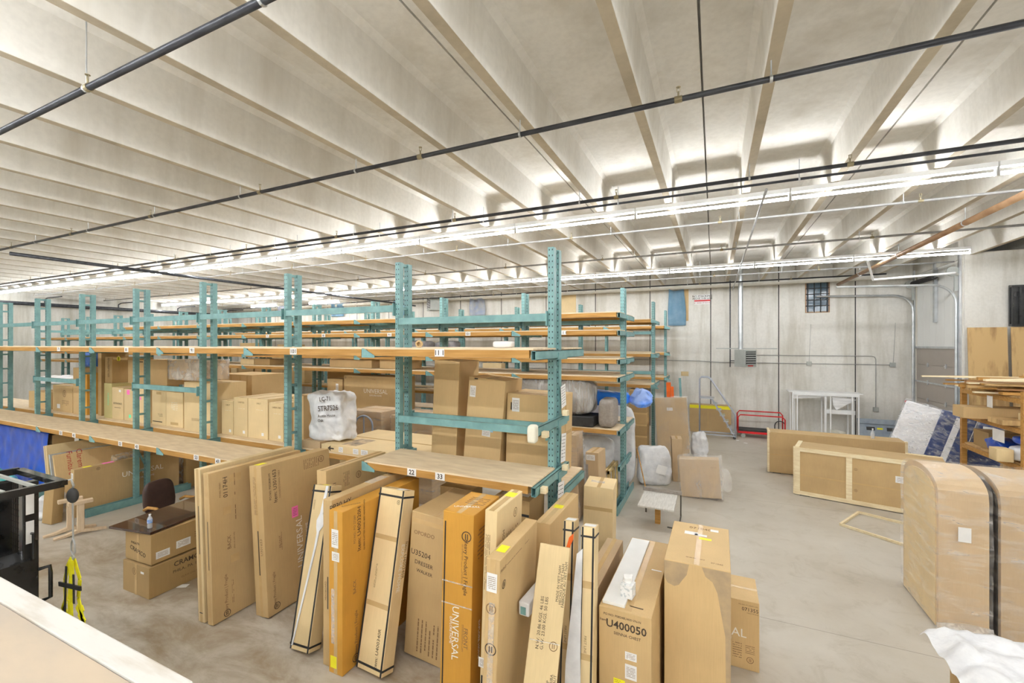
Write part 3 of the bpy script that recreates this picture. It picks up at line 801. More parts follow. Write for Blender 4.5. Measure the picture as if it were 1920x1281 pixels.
carton((-5.52, 3.82, 0), (1, .0, .05), (-.075, 0, 1), dm, CARD, 'wide table carton with a pink sticker and white UNIVERSAL lettering', Z0=0, tape='front',
       dec=[('st', 'front', .5, .42, .018, .58, BLK, 'black_strap'), ('pa', 'front', .4, .8, .5, .06, 3, INKB, 90), ('tx', 'front', .72, .46, 'U301653', .06, INKB, 90),
            ('tx', 'right', .10, .85, 'PO.NO: P002808U/M', .04, INK, 90), ('tx', 'right', .165, .845, 'Item: U301653', .075, INK, 90), ('tx', 'right', .225, .85, 'COALESCE DINING TABLE', .032, INKB, 90),
            ('st', 'right', .42, .62, .10, .15, PINK, 'pink_sticker'), ('pa', 'right', .42, .62, .07, .11, 5, INK),
            ('tx', 'right', .47, .40, 'UNIVERSAL', .14, INKW, 90), ('tx', 'right', .58, .41, 'EXPLORE HOME', .055, INKW, 90),
            ('tx', 'right', .2, .46, 'FRONT', .05, INKB, 90), ('pa', 'right', .22, .46, .24, .02, 1, INKB, 90),
            ('tx', 'right', .10, .16, 'Heavy Product | Fragile', .05, INKB, 90), ('ri', 'right', .12, .05, .045, INK),
            ('pa', 'right', .7, .93, .14, .28, 9, INKB, 90), ('ri', 'right', .86, .94, .05, INKB), ('pa', 'right', .82, .76, .26, .14, 9, INKB, 90),
            ('st', 'top', .3, .1, .1, .13, YEL)])
# box lying between, its top under the shelf height
carton((-4.76, 4.18, 0), (1, 0, 0), (-.03, 0, 1), (.17, 1.15, 1.92), CARD, 'flat carton behind the strapped narrow box, top at the shelf edge', Z0=0,
       dec=[('tx', 'right', .12, .86, 'HSA1', .07, INK, 90), ('ri', 'right', .5, .9, .05, INKB), ('pa', 'right', .3, .9, .2, .12, 6, INKB, 90)])
def straps(o, dims, m=BLK, wd=.022):
    """black banding along the edges of the front and round both ends"""
    w_, d_, h_ = dims; b = MB()
    b.box(.006, -.003, 0, .006+wd, 0, h_); b.box(w_-.006-wd, -.003, 0, w_-.006, 0, h_)
    for z in (h_*.025, h_*.955):
        b.box(-.003, -.004, z, w_+.003, 0, z+wd); b.box(w_, -.003, z, w_+.003, d_, z+wd); b.box(-.003, -.003, z, 0, d_, z+wd)
    b.build('black_strap', m, o)
dm = (.31, .17, 1.83)
o = posed(fp(543, 1222), fp(577, 1237), onY(589, 910, 3.98), dm[1], CARDL, 'narrow carton with black edges and a white strap down its front, tilted right', w=dm[0], h=dm[2], Z0=0, tape='top',
      dec=[('st', 'top', .5, .4, .1, .06, YEL), ('pa', 'front', .2, .87, .12, .03, 3, INKB, 90), ('ri', 'front', .12, .06, .02, INKB)])
straps(o, dm)
b = MB(); b.prism([(0, .04), (.02, .04), (.17, 1.1), (.19, 1.3), (.24, 1.36), (.24, 1.45), (.21, 1.5), (.24, 1.83), (.20, 1.83), (.16, 1.5), (.12, 1.42), (.13, 1.34), (.15, 1.28), (.14, 1.1)], .008)
p = b.build('white_strap', POLYW, o); p.matrix_local = Matrix.Translation((.03, -.012, 0))
dm = (.13, 1.33, 1.86)
carton((-3.99, 3.55, 0), (1, .02, 0), (-.0, .0, 1), dm, CARD, 'thin tan carton between the white strapped box and the orange box', Z0=0, tape=None,
       dec=[('st', 'front', .55, .44, .012, .36, BLK, 'black_strap'), ('tx', 'front', .3, .45, 'HEADBOARD', .035, INKB, 90), ('tx', 'right', .1, .955, 'PP30 HY', .09, INK),
            ('st', 'top', .5, .6, .13, .3, TAPEC, 'clear_tape')])
dm = (.20, 1.35, 1.78)
carton((-3.845, 3.50, 0), (1, .0, 0), (.0, .0, 1), dm, CARDO, 'orange carton with white labels on its end, left of the tall EXPLORE HOME box', Z0=0, tape='front',
       dec=[('lab', 'front', .45, .83, .10, .20), ('lab', 'front', .5, .72, .11, .10), ('st', 'front', .35, .07, .09, .13, YEL, 'yellow_sticker'),
            ('tx', 'top', .55, .16, 'BALTIMORE', .04, INKB, 60), ('tx', 'right', .13, .86, 'PO.NO.: PO 27389', .04, INKB, 90), ('tx', 'right', .18, .85, 'Item: U400320H', .075, INK, 90), ('tx', 'right', .24, .86, 'QUEEN SLATTED PANEL BED HEADBOARD', .03, INK, 90),
            ('tx', 'right', .13, .5, 'BACK', .06, INKB, 90), ('tx', 'right', .15, .2, 'Heavy Product | Fragile', .055, INKB, 90), ('ri', 'right', .14, .05, .045, INK),
            ('st', 'front', .3, .35, .05, .6, TAPEC, 'clear_tape')])
dm = (.40, .17, 1.90)
o = posed(fp(667, 1256), fp(711, 1281), onY(712.5, 922, 4.07), dm[1], CARDL, 'tall narrow carton with black edges reading EXPLORE HOME on its side', w=dm[0], h=dm[2], Z0=0,
      dec=[('ri', 'front', .82, .93, .025, INK), ('tx', 'front', .72, .13, 'Item: U400340R', .06, INK, 90), ('pa', 'front', .3, .5, .25, .03, 2, INKB, 90),
           ('tx', 'right', .5, .56, 'EXPLORE HOME', .07, INKW, -90), ('tx', 'right', .8, .6, 'Item: U400340R', .06, INKB, -90), ('st', 'top', .7, .5, .1, .12, PAPER, 'white_label'),
           ('st', 'front', .5, .72, .38, .05, TAPE, 'tape_band'), ('st', 'front', .5, .35, .38, .05, TAPE, 'tape_band')])
straps(o, dm)
dm = (.62, .88, 1.66)
carton(fp(757.5, 1230), (1, .0, -.04), (.07, 0, 1), dm, CARD, 'wide tan dresser carton with handwritten DRESSER WALKER on its front', Z0=0, tape='top',
       dec=[('tx', 'front', .30, .86, 'OPORDO', .065, INKB), ('tx', 'front', .25, .72, 'U35204', .085, INK, -3), ('tx', 'front', .33, .655, 'DRESSER', .065, INK, -3), ('tx', 'front', .35, .60, 'WALKER', .055, INK, -3),
            ('pa', 'front', .5, .16, .38, .32, 6, INKB, 90), ('st', 'front', .5, .94, .6, .05, TAPE, 'tape_band')])
dm = (.32, .56, 2.04)
carton((-2.35, 3.43, 0), (1, .04, 0), (.025, .0, 1), dm, CARDO, 'tall bright orange carton reading UNIVERSAL and FRONT', Z0=0, tape='top',
       dec=[('st', 'front', .08, .5, .014, 1.85, BLK, 'black_strap'), ('ri', 'front', .78, .90, .05, INK), ('tx', 'front', .76, .76, 'Heavy Product | Fragile', .055, INK, -90), ('pa', 'front', .66, .77, .38, .02, 2, INKB, -90),
            ('tx', 'front', .48, .45, 'UNIVERSAL', .10, INKW, -90), ('tx', 'front', .33, .46, 'EXPLORE HOME', .035, INKW, -90), ('tx', 'front', .82, .44, 'FRONT', .06, INKB, -90), ('pa', 'front', .72, .44, .25, .02, 2, INKB, -90),
            ('lab', 'front', .5, .20, .09, .07), ('lab', 'front', .5, .13, .13, .10), ('st', 'front', .55, .03, .1, .1, YEL, 'yellow_sticker'),
            ('tx', 'top', .5, .3, 'UNIVERSAL', .05, INKW, 20), ('pa', 'top', .6, .6, .2, .2, 5, INKB), ('pa', 'right', .3, .85, .16, .3, 8, INKB), ('tx', 'right', .28, .4, 'EXPLORE HOME', .05, INKW, -90),
            ('st', 'right', .5, .5, .03, 2.0, TAPEC, 'clear_tape'), ('st', 'front', .5, .68, .32, .012, TAPEC, 'clear_tape'), ('st', 'front', .5, .58, .32, .012, TAPEC, 'clear_tape')])
dm = (.12, .60, 2.12)
carton((-1.93, 3.43, 0), (1, .03, 0), (.035, .0, 1), dm, CARDL, 'slim upright carton squeezed behind the yellow stickered carton', Z0=0, tape='top',
       dec=[('lab', 'front', .3, .35, .11, .09), ('st', 'front', .15, .12, .016, .75, BLK, 'black_strap'), ('pa', 'front', .3, .78, .5, .05, 4, INKB, 90), ('tx', 'right', .25, .85, 'MODEL', .06, INKB, -90), ('ri', 'right', .7, .93, .045, INKB), ('pa', 'right', .6, .82, .2, .3, 7, INKB, 90),
            ('st', 'top', .5, .75, .1, .12, YEL)])
dm = (.12, .86, 1.90)
carton((-1.71, 3.06, 0), (1, .03, 0), (.035, .0, 1), dm, CARD, 'worn tan carton with a yellow sticker on top and a circled scribble', Z0=0, tape='front', 
       dec=[('st', 'top', .5, .22, .08, .12, YEL, 'yellow_sticker'), ('lab', 'front', .45, .90, .09, .15), ('ri', 'front', .45, .79, .045, INKB), ('ri', 'front', .5, .62, .05, INK), ('lab', 'front', .5, .3, .06, .12),
            ('st', 'front', .5, .5, .05, 1.2, TAPEC, 'clear_tape'), ('tx', 'right', .08, .95, 'FRONT', .035, INKB), ('ri', 'right', .1, .88, .035, INK), ('pa', 'right', .45, .95, .5, .01, 1, INK)])
# white wrapped rail end between the cartons
b = MB(); b.box(-.05, 0, -.06, .05, .8, .06, bev=.012); o = b.build('wrapped_rail', POLYW); o.location = onY(982, 1143, 3.44); o.rotation_euler = (0, 0, math.radians(-3))
tag(o, 'white wrapped rail poking out between two cartons at the rack end', 'rail')
b = MB(); b.box(-.03, -.004, -.045, .02, .02, .02); b.build('teal_end', TEAL, o)
dm = (.235, .06, 1.93)
o = posed(fp(949, 1565), fp(1022, 1575), onY(1016, 1003, 3.66), dm[1], CARDL, 'flat tan carton with weight print and a crossed circle, leaning right', w=dm[0]+.03, h=dm[2], Z0=0, tape=None,
      dec=[('tx', 'front', .28, .69, 'N.W. 20.86 KGS. 46 LBS', .038, INK, 90), ('tx', 'front', .42, .69, 'G.W. 23.00 KGS. 50 LBS', .038, INK, 90), ('tx', 'front', .74, .85, 'MADE IN VIET NAM', .032, INK, 90), ('tx', 'front', .84, .85, 'HECHO EN VIET NAM', .032, INK, 90), ('tx', 'front', .94, .85, 'FABRIQUE AU VIET NAM', .032, INK, 90),
           ('ri', 'front', .78, .61, .035, INKB), ('tx', 'front', .72, .44, 'THIS SIDE UP', .032, INK, 90), ('tx', 'front', .82, .44, 'ESTE LADO ARRIBA', .032, INK, 90), ('tx', 'front', .92, .44, 'CE COTE EN HAUT', .032, INK, 90),
           ('tx', 'front', .3, .38, 'Syrah', .07, INK, 85), ('st', 'front', .5, .62, .25, .008, TAPEC, 'clear_tape'), ('st', 'front', .5, .2, .26, .07, TAPE, 'tape_band')])
for (x, y, wd, lab, s) in ((-1.235, 3.58, .105, 'left of two slim black-banded cartons, with an orange streak', 0), (-1.045, 3.52, .125, 'right of two slim black-banded cartons, white label on its top', 1)):
    dm = (wd, .20, 1.93)
    o = carton((x, y, 0), (1, .06, 0), (-.03, .19, 1), dm, CARDL, lab, Z0=0, tape=None,
         dec=[('st', 'top', .5, .5, wd*.85, .1, PAPER, 'white_label'), ('st', 'front', .5, .75, wd*.98, .06, TAPE, 'tape_band'), ('st', 'front', .5, .45, wd*.98, .05, TAPE, 'tape_band'), ('tx', 'front', .45, .5, 'FIRST LINE', .03, INKB, -90)])
    if s: straps(o, dm, wd=.016)
    else:
        straps(o, dm, wd=.016)
        q = MB(); q.prism([(.03, 1.50), (.05, 1.50), (.05, 1.62), (.075, 1.72), (.10, 1.78), (.10, 1.83), (.06, 1.79), (.035, 1.7), (.025, 1.6)], .002)
        q = q.build('orange_marking', ORG, o); q.matrix_local = Matrix.Translation((0, -.004, 0))
b = MB(); b.prism([(0, 0), (.09, 0), (.10, .5), (.075, .9), (.06, 1.3), (.05, 1.75), (.0, 1.7), (-.02, 1.3), (-.05, .8), (-.04, .4)], .012)
o = b.build('foam_sheet', POLYW); M = Matrix.Translation((-1.12, 3.47, .05)) @ Matrix.Rotation(math.radians(-11), 4, 'X'); o.matrix_world = M
tag(o, 'white foam sheet hanging between the two slim black-banded cartons', 'foam sheet')
# the two chests and their neighbours, bottom centre
FL, FR = onZ(1123, 1135.5, 1.25), onZ(1216, 1163, 1.25)
dm = (.455, 1.55, 1.25)
ch = carton((FL.x, FL.y, 0), (1, -.02, 0), UP, dm, CARD, 'brown chest carton marked SIENNA CHEST with a white plank on top', Z0=0, tape=None,
       dec=[('tx', 'front', .45, .955, 'PO.NO: P08248U400-VN-N', .028, INK), ('tx', 'front', .53, .895, 'U400050', .095, INK, 0, 'printed_text', .015), ('tx', 'front', .09, .91, 'Item:', .032, INK), ('tx', 'front', .55, .835, 'SIENNA CHEST', .035, INK),
            ('lab', 'front', .62, .70, .10, .07), ('lab', 'front', .62, .59, .10, .13), ('st', 'front', .40, .49, .10, .07, YEL, 'yellow_sticker'), ('pa', 'front', .38, .50, .07, .03, 2, INK),
            ('tx', 'front', .42, .43, 'EXPLORE HOME', .045, INKW), ('st', 'top', .55, .5, .06, 1.5, TAPE, 'packing_tape'), ('st', 'top', .84, .55, .1, .02, PAPER, 'white_label'), ('st', 'top', .68, .07, .12, .012, INK, 'hand_hole'),
            ])
dm = (.20, 1.42, .028)
carton((FL.x+.02, FL.y+.05, 1.252), (1, -.02, 0), UP, dm, WHITE, 'long white plank lying on top of the chest carton', name='white_plank', cat='plank', tape=None, bev=.003)
o = empty('tissue_box', (FL.x+.22, FL.y+.21, 1.252), math.radians(-8), 'small white patterned tissue box on the chest carton', 'tissue box')
TISP = mat('tissue_box_print', (.85, .86, .87), (.55, .60, .63), 45, .5, lo=.38, hi=.5)
MB().box(-.055, -.055, .028, .055, .055, .15, bev=.004).build('box_body', TISP, o)
soft((0, 0, .15), (.07, .05, .06), PAPER, amp=.02, fr=14, cuts=5, name='tissue', parent=o, pinch=-.5)
carton((FL.x-.31, FL.y+.25, 0), (1, -.02, .0), (-.02, 0, 1), (.20, 1.45, 1.12), CARDP, 'slim pinkish carton between the black-banded boxes and the chest carton', Z0=0, tape='top')
FL = onZ(1230, 1045, 1.55); dm = (.57, 1.0, 1.55)
STAIN = mat('damp_stain', (.36, .27, .17), (.45, .33, .19), 9, .6)
big = carton((FL.x+.075, FL.y, 0), (1, -.01, 0), UP, dm, CARD, 'tall plain carton with a pale top marked 071040 and dark stained upper corners', Z0=0, tape='top',
       dec=[('tx', 'top', .5, .88, '071040', .075, INKB), ('tx', 'top', .8, .1, '071040', .035, INKB), ('pa', 'top', .5, .13, .2, .03, 1, INKB), ('st', 'top', .35, .72, .13, .08, PAPER, 'white_label'), ('st', 'top', .52, .70, .12, .05, PAPER, 'white_label'),
            ('st', 'top', .6, .62, .12, .05, YEL, 'yellow_sticker'), ('st', 'top', .75, .88, .08, .06, PAPER, 'white_label'), ('st', 'right', .5, .5, .05, 1.5, TAPEC, 'clear_tape')])
for k, poly in enumerate(([(0, 1.54), (.22, 1.54), (.20, 1.44), (.16, 1.38), (.13, 1.33), (.09, 1.31), (.03, 1.33), (0, 1.38)],
             [(.57, 1.54), (.33, 1.54), (.36, 1.46), (.42, 1.42), (.46, 1.33), (.49, 1.15), (.525, .95), (.53, .5), (.55, .1), (.57, .1)])):
    b = MB(); b.bm.faces.new([b.bm.verts.new((x, 0, z)) for x, z in poly]); p = b.build('damp_stain', STAIN, big); p.matrix_local = Matrix.Translation((0, -.0006, 0))
BR_ = fp(1424, 1264); dm = (.90, .56, .76)
carton((BR_.x-dm[0], 5.46, 0), (1, 0, 0), UP, dm, CARD, 'low carton marked 071355 standing behind the tall plain carton', Z0=0, tape='top',
       dec=[('tx', 'front', .90, .88, '071355', .055, INK), ('tx', 'front', .88, .94, 'PO.NO: P1140071-VN', .02, INKB), ('tx', 'front', .93, .83, 'NIGHTSTAND', .018, INKB), ('tx', 'front', .5, .52, 'UNIVERSAL', .13, INKW), ('tx', 'front', .5, .43, 'EXPLORE HOME', .05, INKW),
            ('pa', 'front', .76, .26, .09, .18, 7, INKB), ('pa', 'front', .9, .30, .09, .1, 5, INKB), ('ri', 'front', .9, .15, .035, INKB)])
# things stored deeper under the shelf
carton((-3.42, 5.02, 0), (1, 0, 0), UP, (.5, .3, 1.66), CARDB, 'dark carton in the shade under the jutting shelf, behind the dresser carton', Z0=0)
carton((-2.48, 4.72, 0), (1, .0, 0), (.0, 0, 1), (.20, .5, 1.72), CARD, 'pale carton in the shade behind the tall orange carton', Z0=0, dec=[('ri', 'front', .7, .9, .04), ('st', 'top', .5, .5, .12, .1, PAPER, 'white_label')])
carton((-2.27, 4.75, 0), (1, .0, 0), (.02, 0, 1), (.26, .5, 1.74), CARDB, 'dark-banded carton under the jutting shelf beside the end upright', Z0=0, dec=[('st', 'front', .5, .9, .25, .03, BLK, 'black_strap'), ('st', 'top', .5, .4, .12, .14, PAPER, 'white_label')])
carton((-1.66, 4.15, 0), (1, .0, 0), (.0, 0, 1), (.16, 1.0, 1.78), CARD, 'carton edge-on behind the worn yellow stickered carton', Z0=0, dec=[('st', 'top', .5, .5, .1, .1, YEL, 'yellow_sticker')])
carton((-1.74, 6.15, 0), (1, .1, 0), (.02, 0, 1), (.42, .5, 1.55), CARDL, 'light carton standing behind the end upright with taped top', Z0=0, dec=[('st', 'top', .4, .5, .2, .1, TAPEC, 'clear_tape'), ('st', 'front', .5, .8, .4, .05, TAPE, 'tape_band')])
carton((xat(610, 6.9), 6.9, 0), (1, 0, 0), UP, (.42, .28, 1.20), CARDL, 'small plain carton seen below the arrow-marked flat carton', Z0=0, dec=[('tx', 'front', .2, .72, 'CORNICO', .09, INK, -90)])
# --- three tall cartons on the far shelf, end bay
ZS = 1.70
def on(u, v, Y): return onY(u, v, Y)
def tallbox(ub, ut, w_, d_, ztop, Y, zb, m, lab, **k):
    A = Vector((xat(ub, Y), Y, zb)); T = Vector((xat(ut, Y), Y, ztop))
    return posed(A, A+Vector((1, 0, 0)), T, d_, m, lab, w=w_, Z0=zb, **k)
tallbox(808, 815, .47, .62, 3.33, 5.82, ZS, CARD, 'tallest of the three cartons in the end bay, plain and darker')
tallbox(868, 880, .62, .62, 3.06, 5.76, ZS, CARD, 'middle of the three tall cartons, tilted right with a label and blue mark',
        dec=[('lab', 'front', .13, .84, .10, .17), ('lab', 'front', .58, .40, .14, .09), ('st', 'front', .72, .44, .05, .05, BLUEP, 'blue_mark'), ('st', 'top', .5, .5, .04, .025, INK, 'hole'), ('st', 'front', .2, .985, .06, .02, INK, 'hole'), ('st', 'left', .5, .5, .05, 1.3, TAPE, 'tape_band')])
tallbox(948, 951, .80, .68, 2.86, 5.83, ZS, CARD, 'rightmost tall carton in the end bay with scuffed side',
        dec=[('lab', 'front', .18, .86, .12, .20), ('st', 'front', .09, .84, .02, .11, INK, 'hand_hole'), ('st', 'right', .5, .5, .6, .05, TAPE, 'tape_band'), ('st', 'right', .5, .5, .05, 1.1, TAPE, 'tape_band')])
# --- second bay: arrow carton, wrapped bundle
A = onZ(598, 846, 1.70)
dm = (2.15, 1.45, .12)
carton((A.x, 5.64, 1.702), (1, 0, 0), UP, dm, CARDL, 'large flat carton with a black arrow lying on the shelf in the second bay', tape='top', name='flat_carton',
       dec=[('lab', 'front', .22, .5, .10, .09), ('lab', 'front', .38, .5, .12, .09), ('lab', 'front', .47, .5, .15, .09), ('st', 'front', .12, .5, .10, .025, INK, 'arrow_shaft'), ('st', 'top', .25, .25, .35, .5, mat('pallet_scuff', (.18, .15, .13), (.62, .46, .28), 5, .7), 'dark_scuff')])
o = bpy.context.scene.objects['flat_carton']
b = MB(); b.prism([(0, .06), (.07, .01), (.07, .11)], .001); p = b.build('arrow_head', INK, o); p.matrix_local = Matrix.Translation((.16, -.0022, 0))
carton((xat(570, 5.72)+.02, 5.66, 1.702), (1, 0, 0), UP, (.46, .85, .14), CARDP, 'flat carton lying under the white wrapped bundle', tape=None)
o = soft((-6.45, 5.98, 1.843), (.80, .44, .86), POLYW, amp=.07, fr=3.4, power=12, cuts=22, name='wrapped_bundle', rz=.05, seed=2)
tag(o, 'bulky white plastic wrapped bundle with black handwriting on the second bay shelf', 'bundle')
for s, sz, u, v in (('5TR7526', .13, .66, .66), ('Austin House', .075, .66, .52), ('Oak', .075, .66, .42), ('LC-71', .11, .7, .88)):
    me = text_mesh(s, sz, 'handwriting', .01); me.materials.clear(); me.materials.append(INK)
    p = bpy.data.objects.new('handwriting', me); COL.objects.link(p); p.parent = o
    p.matrix_local = Matrix.Translation((-.43+.86*u-.24, -.275, .82*v)) @ Matrix.Rotation(math.radians(90), 4, 'X') @ Matrix.Rotation(math.radians(6), 4, 'Z')
b = MB(); b.box(-.06, 0, -.03, .06, .002, .03); p = b.build('shipping_label', PAPER, o); p.matrix_local = Matrix.Translation((-.05, -.262, .74))
# --- cartons along the far low shelf, third bay onward
YB1 = 5.80
rowb = [(415.5, 437, 752, 'CARDL', 'carton with two round marks on the low shelf beside the third upright', .7),
        (438, 464, 746, 'CARDL', 'pale carton printed U400050, second of the low shelf row', .9), (465, 502, 748, 'CARDL', 'plain pale carton third of the low shelf row', .9),
        (504, 531, 756, 'CARDL', 'carton printed U400A DBD just left of the second upright', .9)]
for u0, u1, vt, m, lab, d_ in rowb:
    shelfbox(u0, u1, vt, YB1, ZS, d_, globals()[m], lab, dec=[('tx', 'front', .55, .88, {438: 'U40I7050', 504: 'U400A DBD'}.get(u0, 'U4017'), .05, INKB), ('pa', 'front', .6, .72, .2, .02, 1, INKW), ('st', 'front', .75, .12, .07, .06, PAPER, 'white_label')] if u0 != 413 else
             [('ri', 'front', .15, .2, .03, INK), ('ri', 'front', .4, .2, .03, INK), ('st', 'front', .35, .09, .4, .03, INK, 'black_bar'), ('pa', 'front', .5, .5, .25, .03, 1, INKW), ('pa', 'front', .7, .22, .1, .2, 6, INKB)])
shelfbox(550, 569, 742, YB1+.02, ZS, .7, CARD, 'carton half hidden behind the second upright and white bundle', dec=[('pa', 'front', .6, .8, .1, .05, 2, INK)])
shelfbox(345, 401, 718, YB1-.12, ZS-.0, .7, CARDL, 'large pale carton standing just left of the third upright', dec=[('pa', 'front', .5, .25, .5, .06, 3, INKB), ('st', 'front', .93, .08, .07, .07, PAPER, 'white_label')])
shelfbox(285, 311, 733, YB1, ZS, .7, CARDL, 'pale carton with a black bar, left of a pair on the low shelf', dec=[('st', 'front', .4, .1, .4, .02, INK, 'black_bar'), ('pa', 'front', .6, .3, .2, .08, 3, INKB), ('st', 'front', .5, .93, .2, .06, TAPE, 'tape_band')])
shelfbox(311.5, 343, 736, YB1, ZS, .7, CARDL, 'pale carton with faint white print, right of a pair on the low shelf', dec=[('pa', 'front', .5, .6, .25, .2, 5, INKW), ('st', 'front', .5, .1, .3, .06, TAPE, 'tape_band')])
shelfbox(254, 275, 722, YB1, ZS, .7, CARDL, 'narrow carton with a small pink sticker just behind the fourth upright', dec=[('st', 'front', .45, .64, .07, .07, PINK, 'pink_sticker'), ('pa', 'front', .4, .85, .12, .05, 2, INKB)])
shelfbox(232.5, 253, 730, YB1, ZS, .7, CARDL, 'carton with a bright pink sticker and a green dot on the low shelf', dec=[('st', 'front', .4, .9, .13, .12, PINK, 'pink_sticker'), ('st', 'front', .55, .15, .10, .08, GRN, 'green_sticker')])
shelfbox(210, 231.5, 727, YB1, ZS, .7, CARDL, 'pale carton printed with dark bold text left of the pink stickered one', dec=[('tx', 'front', .5, .5, 'RETENONCE', .07, INK), ('pa', 'front', .5, .37, .3, .04, 1, INK), ('st', 'front', .7, .9, .1, .06, PAPER, 'white_label')])
GRB = cardboard('cardboard_greenish', (.60, .52, .24))
shelfbox(195, 209.5, 719, YB1, ZS, .7, GRB, 'greenish yellow narrow carton with green vertical print', dec=[('tx', 'front', .55, .55, 'MARSH', .1, GRN, 90)])
shelfbox(183.5, 190, 661, YB1+.1, ZS, .6, CARDB, 'tall dark narrow carton beside the fifth upright')
b1 = shelfbox(240, 313, 676, YB1+.12, 'top', .8, CARD, 'big carton stacked across the low shelf boxes near the fourth upright', dec=[('st', 'front', .3, .93, .35, .03, INK, 'black_bar')])
shelfbox(212, 239, 678, YB1, 'top', .55, CARD, 'carton with a small yellow sticker stacked above the boldly printed one', dec=[('st', 'front', .4, .45, .14, .10, YEL, 'yellow_sticker'), ('st', 'front', .4, .9, .06, .12, TAPE, 'tape_band')])
o = shelfbox(197, 210, 670, YB1+.05, 'top', .5, CARDB, 'carton with dark vertical print stacked on the greenish one', dec=[('pa', 'front', .5, .6, .5, .1, 3, INK, 90)])
o = shelfbox(316, 377, 676, YB1+.1, 'top', .6, CARDP, 'cloudy plastic wrapped carton on top of the pair of pale cartons', dec=[('tx', 'front', .55, .35, 'TYRON', .1, INKB)])
w_ = o.dimensions; wrap(o, tuple(o.dimensions), film('cloudy_film', (.9, .9, .9), .25, .85, (1, 1, 1), 4), name='plastic_wrap')
x0 = xat(411, 6.95)
carton((x0, 6.95, 0), (1, 0, 0), UP, (xat(472, 6.95)-x0, .9, 1.42), CARDB, 'stack of plain cartons standing in the aisle behind the third bay, lower', tape=None, Z0=0)
carton((x0, 6.95, 1.4225), (1, 0, 0), UP, (xat(472, 6.95)-x0, .9, 1.43), CARD, 'large carton with vertical tape strips standing in the aisle behind the third bay', tape=None,
       dec=[('st', 'front', .38, .8, .07, .55, TAPE, 'tape_strip'), ('st', 'front', .66, .8, .06, .5, TAPE, 'tape_strip'), ('st', 'front', .87, .84, .06, .4, TAPE, 'tape_strip')])
# far left bays
o = shelfbox(99, 136, 723, YB1, ZS, .7, CARD, 'carton with printed glass symbols on the far left low shelf', dec=[('ri', 'front', .6, .7, .1, INKB), ('pa', 'front', .65, .35, .4, .15, 4, INKB), ('st', 'front', .3, .2, .18, .12, PAPER, 'white_label')])
shelfbox(54, 89, 735, YB1, ZS, .7, CARD, 'plain carton left of the one with glass symbols')
shelfbox(137, 153, 690, YB1-.05, ZS, .8, CARD, 'tall narrow carton under the blue wrapped item')
shelfbox(158.5, 163, 700, YB1, ZS, .45, CARDO, 'orange edged carton seen through the fifth upright')
o = soft((-15.62, YB1+.35, 2.985), (.60, .6, .40), mat('blue_print_film', (.05, .16, .6), (.12, .25, .7), 4, .3, coat=.3), amp=.05, power=7, name='blue_package')
tag(o, 'blue plastic wrapped package on top of the tall narrow cartons at left', 'package')
soft_ = soft((xat(78, YB1)-.2, YB1+.5, 2.42), (1.9, .8, .2), POLYW, amp=.06, power=5, name='plastic_sheeting'); tag(soft_, 'crumpled white plastic sheeting on cartons at the far left', 'plastic sheeting')
# small things on the high shelf
o = soft((xat(948, 4.9), 4.85, 3.557), (.26, .14, .085), mat('clear_pack', (.82, .80, .78), (.65, .2, .18), 9, .25, lo=.30, hi=.36), amp=.012, power=5, cuts=6, name='hardware_pack')
tag(o, 'small clear pack with red print lying on the high shelf near the end upright', 'pack')
b = MB(); b.lathe([(.028, -.02), (.05, -.02), (.05, .02), (.028, .02), (.028, -.02)], 20); o = b.build('tape_roll', TAPE, smooth=False); o.location = (xat(786, 4.9), 4.9, 3.607); o.rotation_euler = (math.radians(90), 0, .4)
tag(o, 'small roll of brown tape on the high shelf right of the second upright', 'tape roll')

# ------------------------------------------------------------------ lower left: under the low shelf
dm = (.15, 1.95, 1.0)
carton((-12.16, 4.36, 0), (1, .0, 0), UP, dm, CARD, 'large flat carton on edge with faint UNIVERSAL print behind the base foot', Z0=0, tape='front',
       dec=[('lab', 'front', .45, .86, .08, .12), ('tx', 'right', .62, .68, 'UNIVERSAL', .16, INKW), ('tx', 'right', .62, .53, 'EXPLORE HOME', .06, INKW), ('ri', 'right', .2, .93, .03, INK), ('st', 'top', .5, .3, .12, .2, PINK, 'pink_sticker'), ('st', 'top', .5, .12, .1, .14, YEL, 'yellow_sticker')])
carton((-12.1, 6.45, 0), (1, .0, 0), UP, (.12, .8, 1.05), CARDB, 'dark flat carton on edge beyond the UNIVERSAL one', Z0=0)
carton((-11.0, 6.7, 0), (1, 0, 0), UP, (.8, .22, 1.05), CARD, 'wide carton in shade under the low shelf near the brown chair', Z0=0)
carton((-12.22, 3.95, 0), (1, .2, 0), (.02, .05, 1), (.26, .18, .78), CARDB, 'torn open carton leaning by the pale wooden pedestals', Z0=0, tape=None, bulge=.02)
dm = (.08, 1.5, 1.18)
carton((-12.95, 4.45, 0), (1, -.1, .2), (-.28, .0, 1), dm, CARD, 'leaning flat carton with red furniture lettering', Z0=0, tape=None,
       dec=[('tx', 'right', .28, .78, 'Claremont', .14, INKR, -90), ('tx', 'right', .17, .80, 'Furniture', .14, INKR, -90)])
o = carton((-13.3, 4.50, 0), (1, -.1, .2), (-.27, .0, 1), (.06, 1.5, 1.15), GALV, 'leaning bundle of framed mirrors edge-on left of the red lettered carton', Z0=0, tape=None, name='framed_mirror', cat='mirror')
carton((-13.75, 4.55, 0), (1, -.1, .1), (-.2, .0, 1), (.22, 1.4, 1.28), CARDL, 'pale worn carton leaning at the left of the red lettered one', Z0=0, tape='front')
dm = (.16, 1.3, 1.05)
